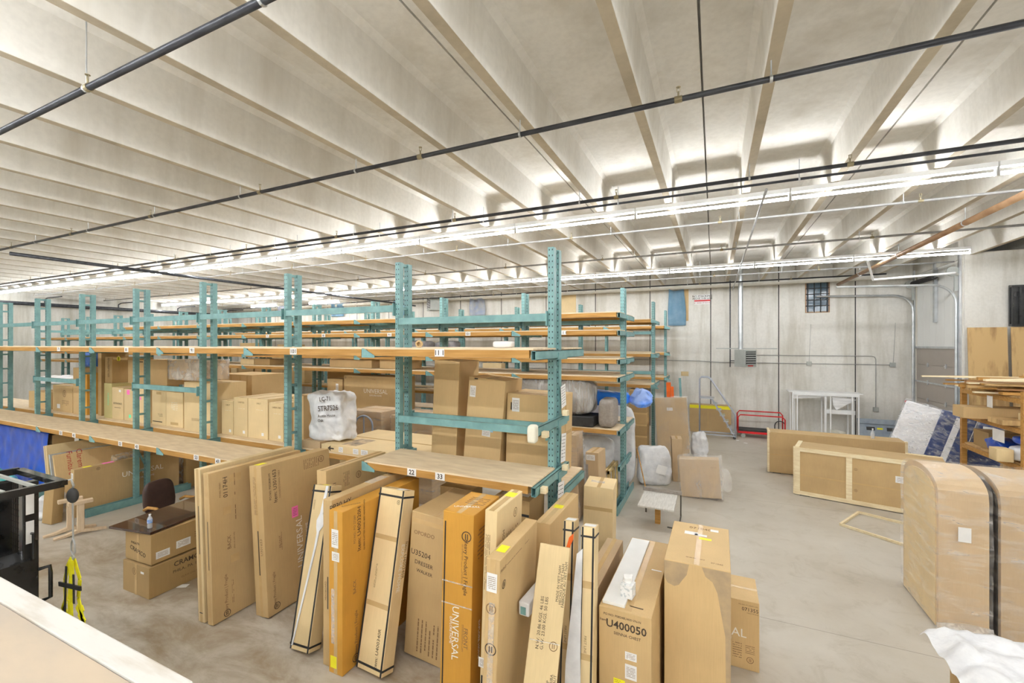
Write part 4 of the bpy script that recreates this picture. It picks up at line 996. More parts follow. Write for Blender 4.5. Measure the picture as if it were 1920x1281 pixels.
o = carton((-12.60, 5.15, 0), (1, .1, -.2), (.22, .0, 1), dm, CARD, 'film wrapped carton leaning right under the low shelf', Z0=0, tape=None); wrap(o, dm, film('shiny_film', (.95, .93, .9), .2, .8, (1, 1, 1), 6), .04)
o = carton((-13.1, 6.6, 0), (1, .1, -.2), (.05, .0, 1), (.7, .3, 1.3), CARDB, 'brown carton in crinkled clear plastic deep under the low shelf', Z0=0, tape=None); wrap(o, (.7, .3, 1.3), film('shiny_film'), .05)
o = soft((-12.52, 4.2, 0), (.42, .42, .5), POLYW, amp=.09, power=3, name='foam_wrap'); tag(o, 'crumpled white foam wrap on the floor beside the leaning cartons', 'foam wrap')
carton((-18.9, 4.80, .155), (1, 0, 0), UP, (4.6, .40, 1.28), CARD, 'long carton hidden beneath the blue tarp', tape=None)
b = MB(); nx, nz_ = 60, 26
V = []
for i in range(nx+1):
    for j in range(nz_+1):
        x = -19.0+4.78*i/nx; t = j/nz_
        z = 1.49-1.31*max(0, (t-.25)/.75) if t > .25 else 1.49
        y = 5.24-.52*min(1, t/.25) if t <= .25 else 4.72
        n_ = noise.noise(Vector((x*1.3, z*1.1, 3)))*.07+noise.noise(Vector((x*4, z*2.5, 1)))*.025
        V.append(b.bm.verts.new((x, y-(abs(n_)+(.12*(t-.25)**2 if t > .25 else 0) if t > .2 else 0), z+(n_*.3 if t > .9 else .02+abs(n_)*.2))))
for i in range(nx):
    for j in range(nz_):
        a = i*(nz_+1)+j; b.bm.faces.new((V[a], V[a+1], V[a+nz_+2], V[a+nz_+1]))
o = b.build('blue_tarp', BLUET, smooth=True); tag(o, 'blue tarp draped over a long box under the low shelf at far left', 'tarp')
q = MB(); q.box(0, 0, 0, .30, .002, .10); p = q.build('shipping_label', PAPER, o); p.location = (-17.3, 4.60, 1.33)
o = soft((-15.4, 4.18, 0), (1.7, .42, .6), TEALT, amp=.10, power=3, cuts=18, fr=2.2, name='teal_plastic'); tag(o, 'crumpled teal plastic sheet heaped in front of the blue tarp', 'plastic sheet')
o = soft((-13.25, 3.75, 0), (.6, .3, .5), TEALT, amp=.10, power=3, cuts=12, fr=3, name='teal_plastic', seed=4); tag(o, 'smaller crumple of teal plastic behind the reach truck strap', 'plastic sheet')
# pale wooden pedestals (table legs lying ready)
def pedestal(x, y, rz, lab):
    r = empty('table_pedestal', (x, y, 0), rz, lab, 'table leg', 'unfinished wooden pedestals')
    MB().box(-.05, -.05, .07, .05, .05, .58, bev=.008).build('column', BEECH, r)
    MB().box(-.17, -.06, .58, .17, .06, .64, bev=.005).build('top_block', BEECH, r)
    b = MB(); b.prism([(-.36, 0), (-.36, .03), (-.2, .055), (-.06, .10), (.06, .10), (.2, .055), (.36, .03), (.36, 0), (.2, .012), (0, .05), (-.2, .012)], .09, Matrix.Translation((0, -.045, 0)))
    b.build('curved_foot', BEECH, r); return r
pedestal(-11.22, 4.02, 1.32, 'unfinished wooden T pedestal, left of the pair by the base foot')
pedestal(-10.90, 4.05, 1.32, 'unfinished wooden T pedestal, right of the pair by the base foot')
# CRAMCO cartons, dark table top, bottle
dm = (.66, .85, .44)
o = carton((-7.88, 3.40, 0), (1, .02, 0), UP, dm, CARDB, 'crushed brown CRAMCO carton on the floor, lower of a stack of two', Z0=0, tape='front',
       dec=[('tx', 'right', .62, .80, 'CRAMCO', .10, INK, 0, 'printed_text', .01), ('tx', 'right', .62, .55, 'PHILA., PA. 19134', .06, INK), ('tx', 'right', .62, .28, 'GLASS ONLY', .04, INKB), ('ri', 'front', .45, .75, .05, INKB), ('st', 'front', .75, .78, .08, .03, PAPER, 'white_label')])
o = carton((-7.86, 3.42, .463), (1, .04, 0), UP, (.62, .95, .43), CARDB, 'upper CRAMCO carton with white labels carrying the dark table top', tape='front',
       dec=[('tx', 'front', .5, .35, 'CRAMCO', .09, INK, -12), ('tx', 'front', .4, .6, 'PHILA.PA', .05, INK), ('lab', 'right', .16, .25, .18, .10), ('lab', 'right', .45, .35, .2, .11), ('pa', 'right', .8, .5, .35, .1, 3, INKB)])
o = carton((-8.05, 3.30, .898), (.985, .17, 0), UP, (.82, 1.55, .035), DARKW, 'dark espresso table top resting on the CRAMCO cartons', name='dark_board', cat='table top', tape=None, bev=.008)
P = onZ(281, 990, .934)
r = empty('water_bottle', P, 0, 'small clear water bottle with a blue label on the dark table top', 'bottle')
CLR = bpy.data.materials.new('clear_plastic'); t_, b_ = nt(CLR); b_.inputs['Base Color'].default_value = (.9, .95, 1, 1); b_.inputs['Roughness'].default_value = .05; b_.inputs['Alpha'].default_value = .38
b = MB(); b.lathe([(.028, 0), (.032, .01), (.032, .06), (.029, .065), (.032, .07), (.032, .13), (.026, .15), (.013, .175), (.013, .185)], 20); b.build('bottle_body', CLR, r, smooth=True)
b = MB(); b.lathe([(.0328, .075), (.0328, .125)], 20); b.build('bottle_label', mat('blue_label', (.1, .3, .75), (.6, .7, .85), 30, .4), r)
b = MB(); b.lathe([(.015, .183), (.015, .2), (0, .2)], 16); b.build('bottle_cap', PAPER, r)
for i, (u, v) in enumerate(((343, 1099), (1383, 826), (1398, 831))):
    P = onZ(u, v, .002); b = MB(); b.box(-.07, -.045, 0, .07, .045, .002); o = b.build('paper_scrap', PAPER); o.location = P; o.rotation_euler = (0, 0, .5+i)
    tag(o, ('scrap of white paper on the floor beside the CRAMCO cartons', 'tiny paper scrap on the floor before the red cart, nearer the wall', 'tiny paper scrap on the floor before the red cart, nearer the camera')[i], 'paper')
# office chair
r = empty('office_chair', (-8.85, 4.52, 0), math.radians(95), 'brown leather office chair with pale wooden arms behind the dark table top', 'chair')
soft((0, .28, .52), (.52, .12, .62), LEATH, amp=.012, power=3.2, cuts=10, name='backrest', parent=r, tilt=(-.12, 0))
soft((0, 0, .42), (.54, .52, .12), LEATH, amp=.01, power=4, cuts=8, name='seat', parent=r)
for s in (-1, 1):
    b = MB(); b.tube([(s*.30, .22, .70), (s*.31, .1, .76), (s*.31, -.12, .77), (s*.31, -.24, .74), (s*.29, -.14, .48)], .026, 8); b.build('armrest', LUM, r, smooth=True)
b = MB(); b.cyl((0, 0, .1), (0, 0, .43), .03); b.build('gas_lift', BLACKR, r)
b = MB()
for k in range(5):
    a = k*2*math.pi/5; b.bar((0, 0, .11), (.28*math.cos(a), .28*math.sin(a), .07), .05, .04)
b.build('star_base', BLACKR, r)
for k in range(5):
    a = k*2*math.pi/5; b = MB(); b.cyl((.28*math.cos(a), .28*math.sin(a)-.02, .03), (.28*math.cos(a), .28*math.sin(a)+.02, .03), .03); b.build('caster', BLACKR, r)
o = soft((-8.72, 4.42, .545), (.3, .3, .12), mat('patterned_cloth', (.55, .62, .68), (.12, .14, .18), 22, .8, lo=.42, hi=.55), amp=.03, power=3, cuts=8, name='cloth'); tag(o, 'patterned cloth heaped on the seat of the office chair', 'cloth')
# foreground bench top bottom left
o = empty('work_table', (-3.7, .24, 0), 0, 'pale scuffed plywood shelf top close to the camera at the bottom left', 'table')
TOPM = mat('scuffed_pale_ply', (.46, .375, .28), (.38, .325, .265), 3, .5, stretch=(.8, 2, 1), detail=8)
MB().box(-2.3, -.535, 2.565, 2.29, .455, 2.6, bev=.004).build('table_top', TOPM, o)
MB().box(-2.3, .457, 2.558, 2.3, .535, 2.6015, bev=.006).build('white_edge', mat('worn_white_paint', (.58, .565, .53), (.42, .36, .28), 5, .5, stretch=(.5, 3, 1), detail=8, lo=.25, hi=.5), o)
for x in (-2.25, 2.1):
    for y in (-.45, .38):
        MB().box(x-.04, y-.04, 0, x+.04, y+.04, 2.56).build('leg', TEAL, o)
# ------------------------------------------------------------------ aisle between first and second rack rows
dm = (.90, .8, 2.0)
o = carton((-8.0, 8.0, 0), (1, 0, 0), UP, dm, CARDP, 'stretch wrapped carton stack behind the hand truck, in the aisle past the white bundle', tape='top'); wrap(o, dm, FILM, .03)
dm = (1.15, .85, 1.95)
o = carton((-6.85, 8.05, 0), (1, 0, 0), UP, dm, CARDP, 'wide stretch wrapped carton stack in the aisle left of the tall cartons', tape='top'); wrap(o, dm, FILM, .04, seed=3)
r = empty('hand_truck', (xat(682, 7.6), 7.6, 0), .2, 'blue grey tubular hand truck standing behind the white wrapped bundle', 'hand truck')
HTM = mat('blue_grey_tube', (.28, .34, .46), (.24, .3, .4), 5, .4)
b = MB(); pts = [(-.22, 0, .1), (-.22, 0, 1.75)]+[(-.22*math.cos(a), 0, 1.75+.22*math.sin(a)) for a in [math.pi*k/8 for k in range(1, 8)]]+[(.22, 0, 1.75), (.22, 0, .1)]
b.tube(pts, .022, 8); b.build('frame', HTM, r, smooth=True)
b = MB(); b.tube([(0, 0, .1), (0, 0, 1.95)], .016, 8)
for z in (.5, 1.0, 1.5): b.tube([(-.22, 0, z), (.22, 0, z)], .014, 8)
b.build('crossbar', HTM, r)
MB().box(-.24, -.25, .02, .24, 0, .035).build('toe_plate', GALV, r)
for s in (-1, 1):
    b = MB(); b.cyl((s*.25-.025, .06, .12), (s*.25+.025, .06, .12), .12, 20); b.build('wheel', BLACKR, r)
# ------------------------------------------------------------------ second row contents
def s2(u0, u1, vt, z, lab, m=CARD, d=.65, Y=9.36, **k): return shelfbox(u0, u1, vt, Y, z, d, m, lab, **k)
s2(645, 750, 706, 1.792, 'wide UNIVERSAL carton on the low shelf of the second rack row', dec=[('tx', 'front', .58, .55, 'UNIVERSAL', .17, INKW), ('tx', 'front', .58, .42, 'EXPLORE HOME', .06, INKW), ('ri', 'front', .03, .93, .03, INK), ('pa', 'front', .12, .94, .12, .02, 1, INKB), ('pa', 'front', .55, .9, .12, .03, 1, INKB), ('lab', 'front', .97, .75, .06, .08)])
s2(614, 642, 711, 1.792, 'carton with a yellow sticker and slanted label beside the wide UNIVERSAL one', dec=[('st', 'front', .4, .28, .16, .12, YEL, 'yellow_sticker'), ('lab', 'front', .65, .66, .10, .28), ('pa', 'front', .5, .9, .15, .03, 1, INKB)])
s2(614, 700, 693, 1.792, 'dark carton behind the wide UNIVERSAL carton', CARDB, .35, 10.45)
for k, (u0, u1, vt, lab) in enumerate(((451, 476, 673, 'light carton on the eye level shelf, left of two side by side'), (477, 506, 673, 'brown carton on the eye level shelf, right of two side by side'),
        (618, 697, 674.5, 'long flat carton on the eye level shelf left of the second upright'), (712, 770, 673, 'long flat labelled carton on the eye level shelf, left of the tall cartons'),
        (350, 372, 676, 'small carton on the eye level shelf far left'), (845, 858, 674, 'tiny round topped parcel on the eye level shelf'))):
    shelfbox(u0, u1, vt, 9.5, 2.922, .5, (CARDL, CARDB, CARD, CARD, CARDL, CARDL)[k], lab, dec=[('lab', 'front', .85, .5, .12, .08)] if k == 3 else ())
o = soft((-5.45, 9.66, 1.795), (1.9, .68, 1.0), GREYF, amp=.03, power=4.5, name='wrapped_sofa'); tag(o, 'grey sofa in shiny plastic on the low shelf left of the tallest carton', 'sofa')
q = soft((0, 0, 0), (1.94, .71, 1.03), film('sofa_film', (.85, .87, .9), .25, .85, (1, 3, 1), 4), amp=.03, power=5, cuts=16, name='plastic_wrap', parent=o)
# sofa and recliner at the aisle end
r = empty('wrapped_sofa', (-3.28, 9.66, 1.795), 0, 'taupe sofa wrapped in white streaked film on the low shelf by the end upright', 'sofa')
MB().box(-.95, -.35, 0, .9, .35, .22, bev=.02).build('base', BLACKR, r)
soft((-.05, 0, .22), (1.8, .66, .80), GREYF, amp=.03, power=5, name='upholstery', parent=r, cuts=14)
soft((-.05, 0, .20), (1.84, .69, .86), film('sofa_wrap', (.93, .93, .92), .15, .9, (3, 3, .35), 3), amp=.03, power=5, cuts=18, name='plastic_wrap', parent=r)
o = soft((-2.12, 9.66, 1.795), (.34, .68, .62), GREYF, amp=.012, power=5, name='recliner_arm', fr=2); tag(o, 'taupe recliner with exposed fabric arm on the shelf edge beside the wrapped sofa', 'recliner')
o = soft((-2.75, 10.65, 2.105), (1.8, .5, .36), mat('blue_white_plastic', (.03, .22, .85), (.75, .8, .92), 1.4, .3, coat=.3, lo=.42, hi=.5), amp=.06, power=4, cuts=16, name='blue_bundle'); tag(o, 'blue and white plastic bundle poking past the end upright of the second row', 'bundle')
o = soft((xat(1201, 10.75)+.02, 10.75, 2.105), (.5, .4, .44), mat('blue_plastic', (.03, .22, .85), (.35, .5, .95), 3, .3, coat=.3, lo=.45, hi=.7), amp=.10, power=2.5, cuts=12, fr=4, name='blue_plastic'); tag(o, 'loose crumpled end of blue plastic hanging right of the end upright', 'plastic')
o = soft((-2.85, 11.5, 0), (2.0, .3, 2.02), POLYW, amp=.03, power=7, cuts=12, name='bagged_mattress'); tag(o, 'grey plastic bagged mattress standing on end behind the second row end upright', 'mattress')
o = soft((-2.9, 10.5, 0), (1.3, .3, 1.35), POLYW, amp=.04, power=7, cuts=12, name='bagged_mattress', tilt=(-.25, 0)); tag(o, 'white bagged slab leaning under the sofa shelf', 'mattress')
dm = (.30, .55, 1.70)
o = carton((-2.78, 8.60, 0), (1, .05, 0), (-.05, .03, 1), dm, CARDP, 'tall film wrapped pinkish carton under the sofa shelf, leftmost', Z0=0); wrap(o, dm, FILM, .04)
dm = (.26, .50, 1.44)
carton((-2.30, 8.55, 0), (1, -.06, 0), (-.03, .0, 1), dm, CARDP, 'flat carton with a white label standing end-on before the sofa shelf', Z0=0, dec=[('lab', 'front', .4, .93, .18, .11), ('st', 'front', .08, .45, .05, 1.1, GREYF, 'foam_edge')])
r = empty('picture_frame', (-2.06, 9.62, 0), 0, 'gilded wooden frames standing on edge beside the base foot of the second row', 'frame')
for i in range(2):
    b = MB(); x = -.03+i*.07
    for z in (.03, .90): b.box(x-.02, -.48, z-.03, x+.02, .48, z+.03)
    for y in (-.45, .45, 0): b.box(x-.02, y-.03, .0, x+.02, y+.03, .93)
    b.build('frame_panel', mat('gilded_wood', (.75, .58, .28), (.5, .36, .14), 9, .4), r)
# wrapped carton, bag, table, broom
o = soft((-1.42, 11.78, 0), (.80, .45, .98), POLYW, amp=.06, power=5, cuts=16, fr=2.4, name='bagged_chair', rz=.5); tag(o, 'bulky grey plastic bag with a white notice right of the second row end upright', 'bagged furniture')
MB().box(-.13, -.003, -.11, .13, 0, .11).build('paper_notice', PAPER, o).matrix_local = Matrix.Translation((.06, -.36, .45)) @ Matrix.Rotation(.3, 4, 'Y')
carton((-.98, 12.15, 0), (1, .15, 0), (-.03, 0, 1), (.26, .4, 1.12), CARDP, 'narrow tan carton half inside the grey plastic bag', Z0=0)
dm = (.86, .30, .88)
o = carton((-.70, 11.05, 0), (1, .01, 0), (-.07, 0, 1), dm, CARDP, 'low wide tan carton in a clear bag on the floor beside the plank topped stand', Z0=0, tape=None, dec=[('pa', 'front', .85, .8, .12, .02, 1, INKB)])
wrap(o, dm, FILM2, .06, .02)
soft((.98, .15, .15), (.22, .35, .5), FILM2, amp=.06, power=3, cuts=8, name='bag_tail', parent=o)
dm = (.93, .25, 1.88)
o = carton((-1.60, 14.45, 0), (1, 0, 0), (-.06, .02, 1), dm, CARD, 'tall carton in a clear bag standing at the end of the third rack row', Z0=0, tape=None, dec=[('lab', 'front', .46, .82, .17, .09), ('st', 'front', .5, .4, .93, .02, TAPE, 'tape_band')])
wrap(o, dm, FILM2, .04, .02)
o = soft((-.42, 15.05, 0), (.5, .4, .85), POLYW, amp=.08, power=3, cuts=12, name='poly_bag'); tag(o, 'white plastic bag slumped right of the tall bagged carton', 'bag')
r = empty('drafting_table', (-1.03, 9.25, 0), 0, 'low stand with a pale plank top and metal side frame on the open floor', 'table')
b = MB(); b.box(-.33, -.5, .43, .34, .5, .46, bev=.004); b.build('plank_top', SLAT, r)
MB().box(-.36, .44, .46, .42, .50, .53, bev=.004).build('back_rail', GREYF, r)
MB().box(-.05, -.1, 0, .05, 0, .43).build('wooden_leg', LUM, r)
b = MB(); b.tube([(.40, .47, .49), (.40, .47, .02), (.40, -.25, .02), (.2, -.25, .03)], .014, 6); b.build('metal_leg', mat('bronze_metal', (.12, .11, .09), None, 5, .4, .5), r)
for x in (-.3,):
    MB().box(x-.015, .44, 0, x+.015, .47, .43).build('metal_leg', MT['bronze_metal'], r)
b = MB(); b.cyl((0, 0, .02), (-.42, .95, 1.05), .013, 8); o = b.build('broom_handle', LUM, smooth=True); o.location = (-1.28, 9.95, 0); tag(o, 'wooden stick leaning between the second row upright and the plank topped stand', 'stick')
# tall stack of flat cartons behind
for i in range(6):
    carton((-2.46+.01*(i % 2), 14.15, i*.362), (1, .02*(i % 2), 0), UP, (.55, .58, .36), CARDB, f'brown carton, {ORD[i]} from the floor in the tall stack under the third row', tape='top', group='stack of brown cartons under the third rack row',
           dec=[('st', 'front', .5, .93, .55, .05, TAPE, 'tape_band')])
o = soft((-1.98, 13.85, 2.36), (.5, .35, .2), POLYW, amp=.04, power=3, cuts=8, name='poly_bag', seed=3)
bpy.data.objects.remove(o)
# fill of the rows behind (as seen over and under the shelves)
def fills(Y, z, items, mats, row, z_name):
    for k, (u0, u1, h) in enumerate(items):
        x0, x1 = xat(u0, Y), xat(u1, Y)
        if x0 < -29.5: continue
        m, nm = mats[k % len(mats)]
        carton((x0, Y, z+.002), (1, 0, 0), UP, (x1-x0, .44, h), m, f'{nm} on the {z_name} of the {row}, {ORD[k]} from the left', tape=None)
MM = [(CARDB, 'brown carton'), (CARD, 'tan carton'), (CARDL, 'light carton')]
fills(14.3, 1.792, [(262, 278, .5), (300, 330, .45), (335, 372, .7), (378, 405, .55), (412, 430, .75), (433, 444, .8), (447, 475, .85), (478, 530, .82), (545, 571, .7), (702, 760, .5)], MM, 'third rack row', 'low shelf')
fills(14.3, 3.322, [(150, 175, .25), (245, 275, .2), (420, 450, .18)], MM, 'third rack row', 'middle shelf')
fills(14.3, 4.402, [(212, 232, .35), (234, 268, .4), (120, 140, .3), (300, 345, .12), (420, 470, .1), (560, 590, .08)], [(CARDL, 'light carton'), (CARD, 'tan carton')], 'third rack row', 'topmost shelf')
fills(18.4, 2.302, [(510, 540, .5), (620, 650, .6), (905, 940, .4)], MM, 'back rack row', 'low shelf')
fills(18.4, 3.292, [(520, 560, .3), (450, 480, .4)], MM, 'back rack row', 'middle shelf')
for k, (u, w2) in enumerate(((840, 1.1), (795, 1.3))):
    o = soft((xat(u, 14.4)-(.15 if k else 0), 14.42, 3.322), (w2-.15, .5, .42), mat('dark_plastic_bag', (.25, .24, .26), (.42, .42, .44), 4, .3), amp=.05, power=5, cuts=10, name='bagged_cushion', seed=k); tag(o, ('grey', 'darker')[k]+' bagged cushion on the middle shelf of the third row, %s of two' % ('right', 'left')[k], 'cushion')
# things lying in the aisle at the far left
for k, (x, y, w_, h_) in enumerate(((-16.5, 8.0, 1.0, .9), (-14.6, 7.9, .9, 1.1), (-12.2, 8.1, 1.1, 1.3), (-18.8, 8.1, 1.2, 1.6), (-10.6, 8.0, .8, .8))):
    carton((x, y, 0), (1, .05*k, 0), UP, (w_, .6, h_), (CARDB, CARD, CARDL)[k % 3], f'carton on the floor of the aisle behind the front row, {ORD[k]} placed of five', tape='top', group='cartons on the floor of the aisle behind the front row')
# ------------------------------------------------------------------ far wall fittings
def wallbox(u0, u1, v0, v1, th, name, m, label, cat, parent=None, y=YF):
    a, c = onY(u0, v1, y), onY(u1, v0, y)
    b = MB(); b.box(a.x, y-th, a.z, c.x, y-.002, c.z); o = b.build(name, m, parent)
    return tag(o, label, cat) if label else o
wallbox(1281, 1291, 541, 602, .02, 'cardboard_sheet', CARD, 'strip of cardboard on the far wall beside the pale blue pad', 'cardboard')
def pad(u0, u1, v0, v1, m, label, y=YF-.12):
    a, c = onY(u0, v1, y), onY(u1, v0, y); w_, h_ = c.x-a.x, c.z-a.z
    b = MB(); n = 14; V = []
    for i in range(n+1):
        for j in range(n+1):
            s, t = i/n, j/n
            x = a.x+w_*(s+.04*math.sin(t*5)*(s-.5)-.12*t*t*(s-.2)); z = a.z+h_*(t-.06*math.sin(math.pi*s)*(t**3))
            V.append(b.bm.verts.new((x, y-.05*math.sin(s*9+t*2)*(.4+t)-.02, z)))
    for i in range(n):
        for j in range(n):
            k = i*(n+1)+j; b.bm.faces.new((V[k], V[k+n+1], V[k+n+2], V[k+1]))
    bmesh.ops.solidify(b.bm, geom=b.bm.faces[:], thickness=.02)
    return tag(b.build('hanging_blanket', m, smooth=True), label, 'blanket')
pad(1253, 1286, 541, 611, BLUEP, 'pale blue moving blanket hung on the far wall right of the racks')
pad(881, 910, 558, 592, mat('blue_grey_cloth', (.55, .62, .78), (.7, .72, .74), 5, .6), 'blue grey translucent cloth hung on the far wall over the racks')
pad(622, 645, 569, 594, BLUEP, 'blue blanket hung on the far wall, left of the unit heater')
pad(738, 760, 563, 592, BLUEP, 'blue blanket hung on the far wall close to the second upright')
pad(522, 536, 573, 594, mat('pale_cloth', (.75, .8, .95), None, 5, .6), 'pale cloth hung on the far wall far left')
wallbox(1052, 1080, 550, 587, .02, 'cardboard_sheet', CARDL, 'square of cardboard covering a window on the far wall by the end upright', 'cardboard')
wallbox(1277, 1291, 697, 705, .01, 'tape_patch', CARDL, 'small tan patch taped on the far wall', 'patch')
s = wallbox(1302, 1331.5, 552, 571, .015, 'wall_sign', WHITE, 'white and red NO STACKING ABOVE THIS LINE sign on the far wall', 'sign')
a, c = onY(1302, 571, YF), onY(1331.5, 552, YF); cx = (a.x+c.x)/2; W_ = c.x-a.x; Hh = c.z-a.z
b = MB(); b.box(a.x, YF-.018, a.z+Hh*.28, c.x, YF-.0155, a.z+Hh*.46); b.build('red_band', REDP, s)
for st, z, sz, m in (('NO STACKING', .84, .115, INK), ('ABOVE THIS LINE', .60, .10, INK), ('BY ORDER OF O.S.H.A.', .13, .062, INKR)):
    me = text_mesh(st, sz, 'sign_text', .012); me.materials.clear(); me.materials.append(m)
    xs = [v.co.x for v in me.vertices]; ys = [v.co.y for v in me.vertices]
    p = bpy.data.objects.new('sign_text', me); COL.objects.link(p); p.parent = s
    p.matrix_local = Matrix.Translation((cx-(min(xs)+max(xs))/2, YF-.019, a.z+Hh*z-(min(ys)+max(ys))/2)) @ Matrix.Rotation(math.radians(90), 4, 'X')
def heater(x, y, z0, w_, h_, rz, label):
    r = empty('unit_heater', (x, y, z0), rz, label, 'heater')
    MB().box(-w_/2, -.25, 0, w_/2, .3, h_, bev=.01).build('casing', GREYM, r)
    b = MB(); b.box(-w_*.42, -.262, h_*.12, w_*.42, -.25, h_*.9); b.build('louvre_opening', BLACKR, r)
    for i in range(6):
        b = MB(); b.box(-w_*.42, -.275, h_*(.14+.13*i), w_*.42, -.262, h_*(.19+.13*i)); b.build('louvre', WHITE if z0 > 4 else GREYM, r)
    return r
h1 = heater(1.10, 18.9, 2.74, .52, .66, math.radians(38), 'grey unit heater with louvres under a steel flue at the far wall')
b = MB(); b.box(-.14, -.263, .03, .1, -.262, .07); b.build('red_label', INKR, h1)
b = MB(); b.cyl((0, 0, 0), (0, 0, 3.3), .085, 18)
for z in (1.1, 2.2): b.cyl((0, 0, z), (0, 0, z+.03), .092, 18)
o = b.build('flue_pipe', GALV, smooth=False); o.location = (.93, 19.05, 3.41); tag(o, 'galvanised flue pipe rising from the unit heater', 'flue')
b = MB(); b.bar((-1.05, 0, 0), (1.05, 0, 0), .04, .04); o = b.build('support_bar', GREYM); o.location = (1.12, 19.15, 3.44); tag(o, 'steel support bar above the unit heater', 'bar')
b = MB(); b.tube([(0, 0, .19), (0, 0, -3.25), ], .022, 8); b.tube([(0, 0, -3.0), (.2, 0, -3.0), (.35, -.2, -3.02)], .016, 8); o = b.build('gas_pipe', PIPE); o.location = (xat(1369, 19.4), 19.4, 5.95); tag(o, 'thin black gas pipe dropping to the unit heater', 'pipe')
h2 = heater(-13.3, 18.9, 5.36, .75, .66, math.radians(-40), 'pale unit heater hung high before the far wall above the racks')
for x in (-.2, .2): MB().cyl((x, 0, .65), (x, 0, 1.365), .012, 8).build('hanger_rod', GALV, h2)
def conduit(pts, label, boxes=(), r=.013):
    o = empty('wall_conduit', (0, YF, 0), 0, label, 'conduit')
    b = MB(); b.tube([(x, -.03, z) for x, z in pts], r, 6); b.build('conduit_run', PIPEG, o)
    for x, z in boxes: MB().box(x-.08, -.08, z-.08, x+.08, -.002, z+.08, bev=.01).build('junction_box', GREYM, o)
zz = 2.86
conduit([(xat(1140, 20), 2.93), (-.5, 2.90), (.2, 2.86), (5.85, zz)], 'thin cable run along the far wall with two junction boxes', ((xat(1517, 20.07), zz), (5.85, zz)))
xc = xat(1642, 20.07)
conduit([(1.45, 3.17), (xc-.12, 3.17), (xc-.03, 3.14), (xc, 3.05), (xc, 1.25)], 'conduit bending down the far wall to an outlet', ((xc, 1.22),))
for u, vt in ((1517, 608), (1675, 605)):
    x = xat(u, 20.07); d = 20.07/ray(u).y; conduit([(x, zz+.08), (x+.06, H-(vt-HV)*d/FPX)], 'thin wire rising from the %s junction box' % ('left' if u < 1600 else 'right'), r=.006)
# fire extinguisher
r = empty('fire_extinguisher', (6.22, 19.985, 1.1), 0, 'white and red fire extinguisher on the wall beside the overhead door', 'extinguisher')
b = MB(); b.lathe([(.06, 0), (.07, .03), (.07, .35), (.03, .42), (.02, .45)], 16); b.build('cylinder', WHITE, r, smooth=True)
MB().box(-.05, -.04, .42, .09, .04, .50, bev=.01).build('valve', REDP, r)
# carton with yellow band, rolling ladder, cart
x0, x1 = xat(1293, 19.5), xat(1371, 19.5)
carton((x0, 19.5, 0), (1, 0, 0), UP, (x1-x0, .45, 1.12), CARD, 'wide carton with a yellow top strip behind the rolling ladder', tape=None, dec=[('st', 'front', .5, .93, x1-x0-.01, .13, YEL, 'yellow_strip'), ('st', 'front', .45, .45, .03, .9, TAPE, 'tape_strip')])
LAD = mat('grey_ladder_tube', (.46, .49, .56), (.40, .43, .5), 5, .4, .3)
r = empty('rolling_ladder', (0, 18.5, 0), 0, 'grey rolling warehouse ladder with handrail before the far wall', 'ladder')
for y in (0, .55):
    b = MB(); b.tube([(-.52, y, .08), (-.52, y, 2.25), (-.45, y, 2.32), (-.22, y, 2.32), (-.12, y, 2.25), (.70, y, .95), (.74, y, .85), (.74, y, .05)], .022, 8); b.build('handrail', LAD, r, smooth=True)
    b = MB(); b.bar((-.52, y, .12), (.74, y, .12), .04, .04); b.bar((-.10, y, 1.5), (.72, y, .08), .05, .03); b.bar((-.52, y, 1.52), (-.1, y, 1.52), .04, .04); b.build('stringer', LAD, r)
for i in range(7):
    z = .22+i*.215; x = .66-i*.124; MB().box(x-.09, .02, z-.015, x+.09, .53, z+.015).build('step', GALV, r)
MB().box(-.52, .02, 1.5, -.12, .53, 1.53).build('platform', GALV, r)
for x in (-.5, .7):
    for y in (0, .55):
        b = MB(); b.cyl((x, y-.02, .05), (x, y+.02, .05), .05, 14); b.build('caster', BLACKR, r)
r = empty('platform_cart', (1.62, 19.35, 0), 0, 'red platform cart with tubular rails and black deck at the far wall', 'cart')
MB().box(-.80, -.35, .17, .80, .35, .25, bev=.01).build('frame', REDP, r)
MB().box(-.76, -.31, .25, .76, .31, .31, bev=.005).build('deck', BLACKR, r)
for y, h_ in ((-.33, .88), (.33, .95)):
    b = MB(); b.tube([(-.78, y, .2), (-.78, y, h_-.1), (-.70, y, h_), (.70, y, h_), (.78, y, h_-.1), (.78, y, .2)], .024, 8); b.build('rail', REDP, r, smooth=True)
for x in (-.6, .6):
    for y in (-.28, .28):
        b = MB(); b.cyl((x, y-.025, .08), (x, y+.025, .08), .08, 16); b.build('caster', GREYM, r)
b = MB(); b.tube([(.35, .0, .30), (.35, 0, .5)]+[(.52-.17*math.cos(a), 0, .5+.17*math.sin(a)) for a in [math.pi*k/6 for k in range(7)]]+[(.69, 0, .3)], .018, 6); o = b.build('handle_loop', BLACKR, smooth=True); o.location = (1.75, 19.3, .012); tag(o, 'black curved handle standing on the deck of the red cart', 'handle')
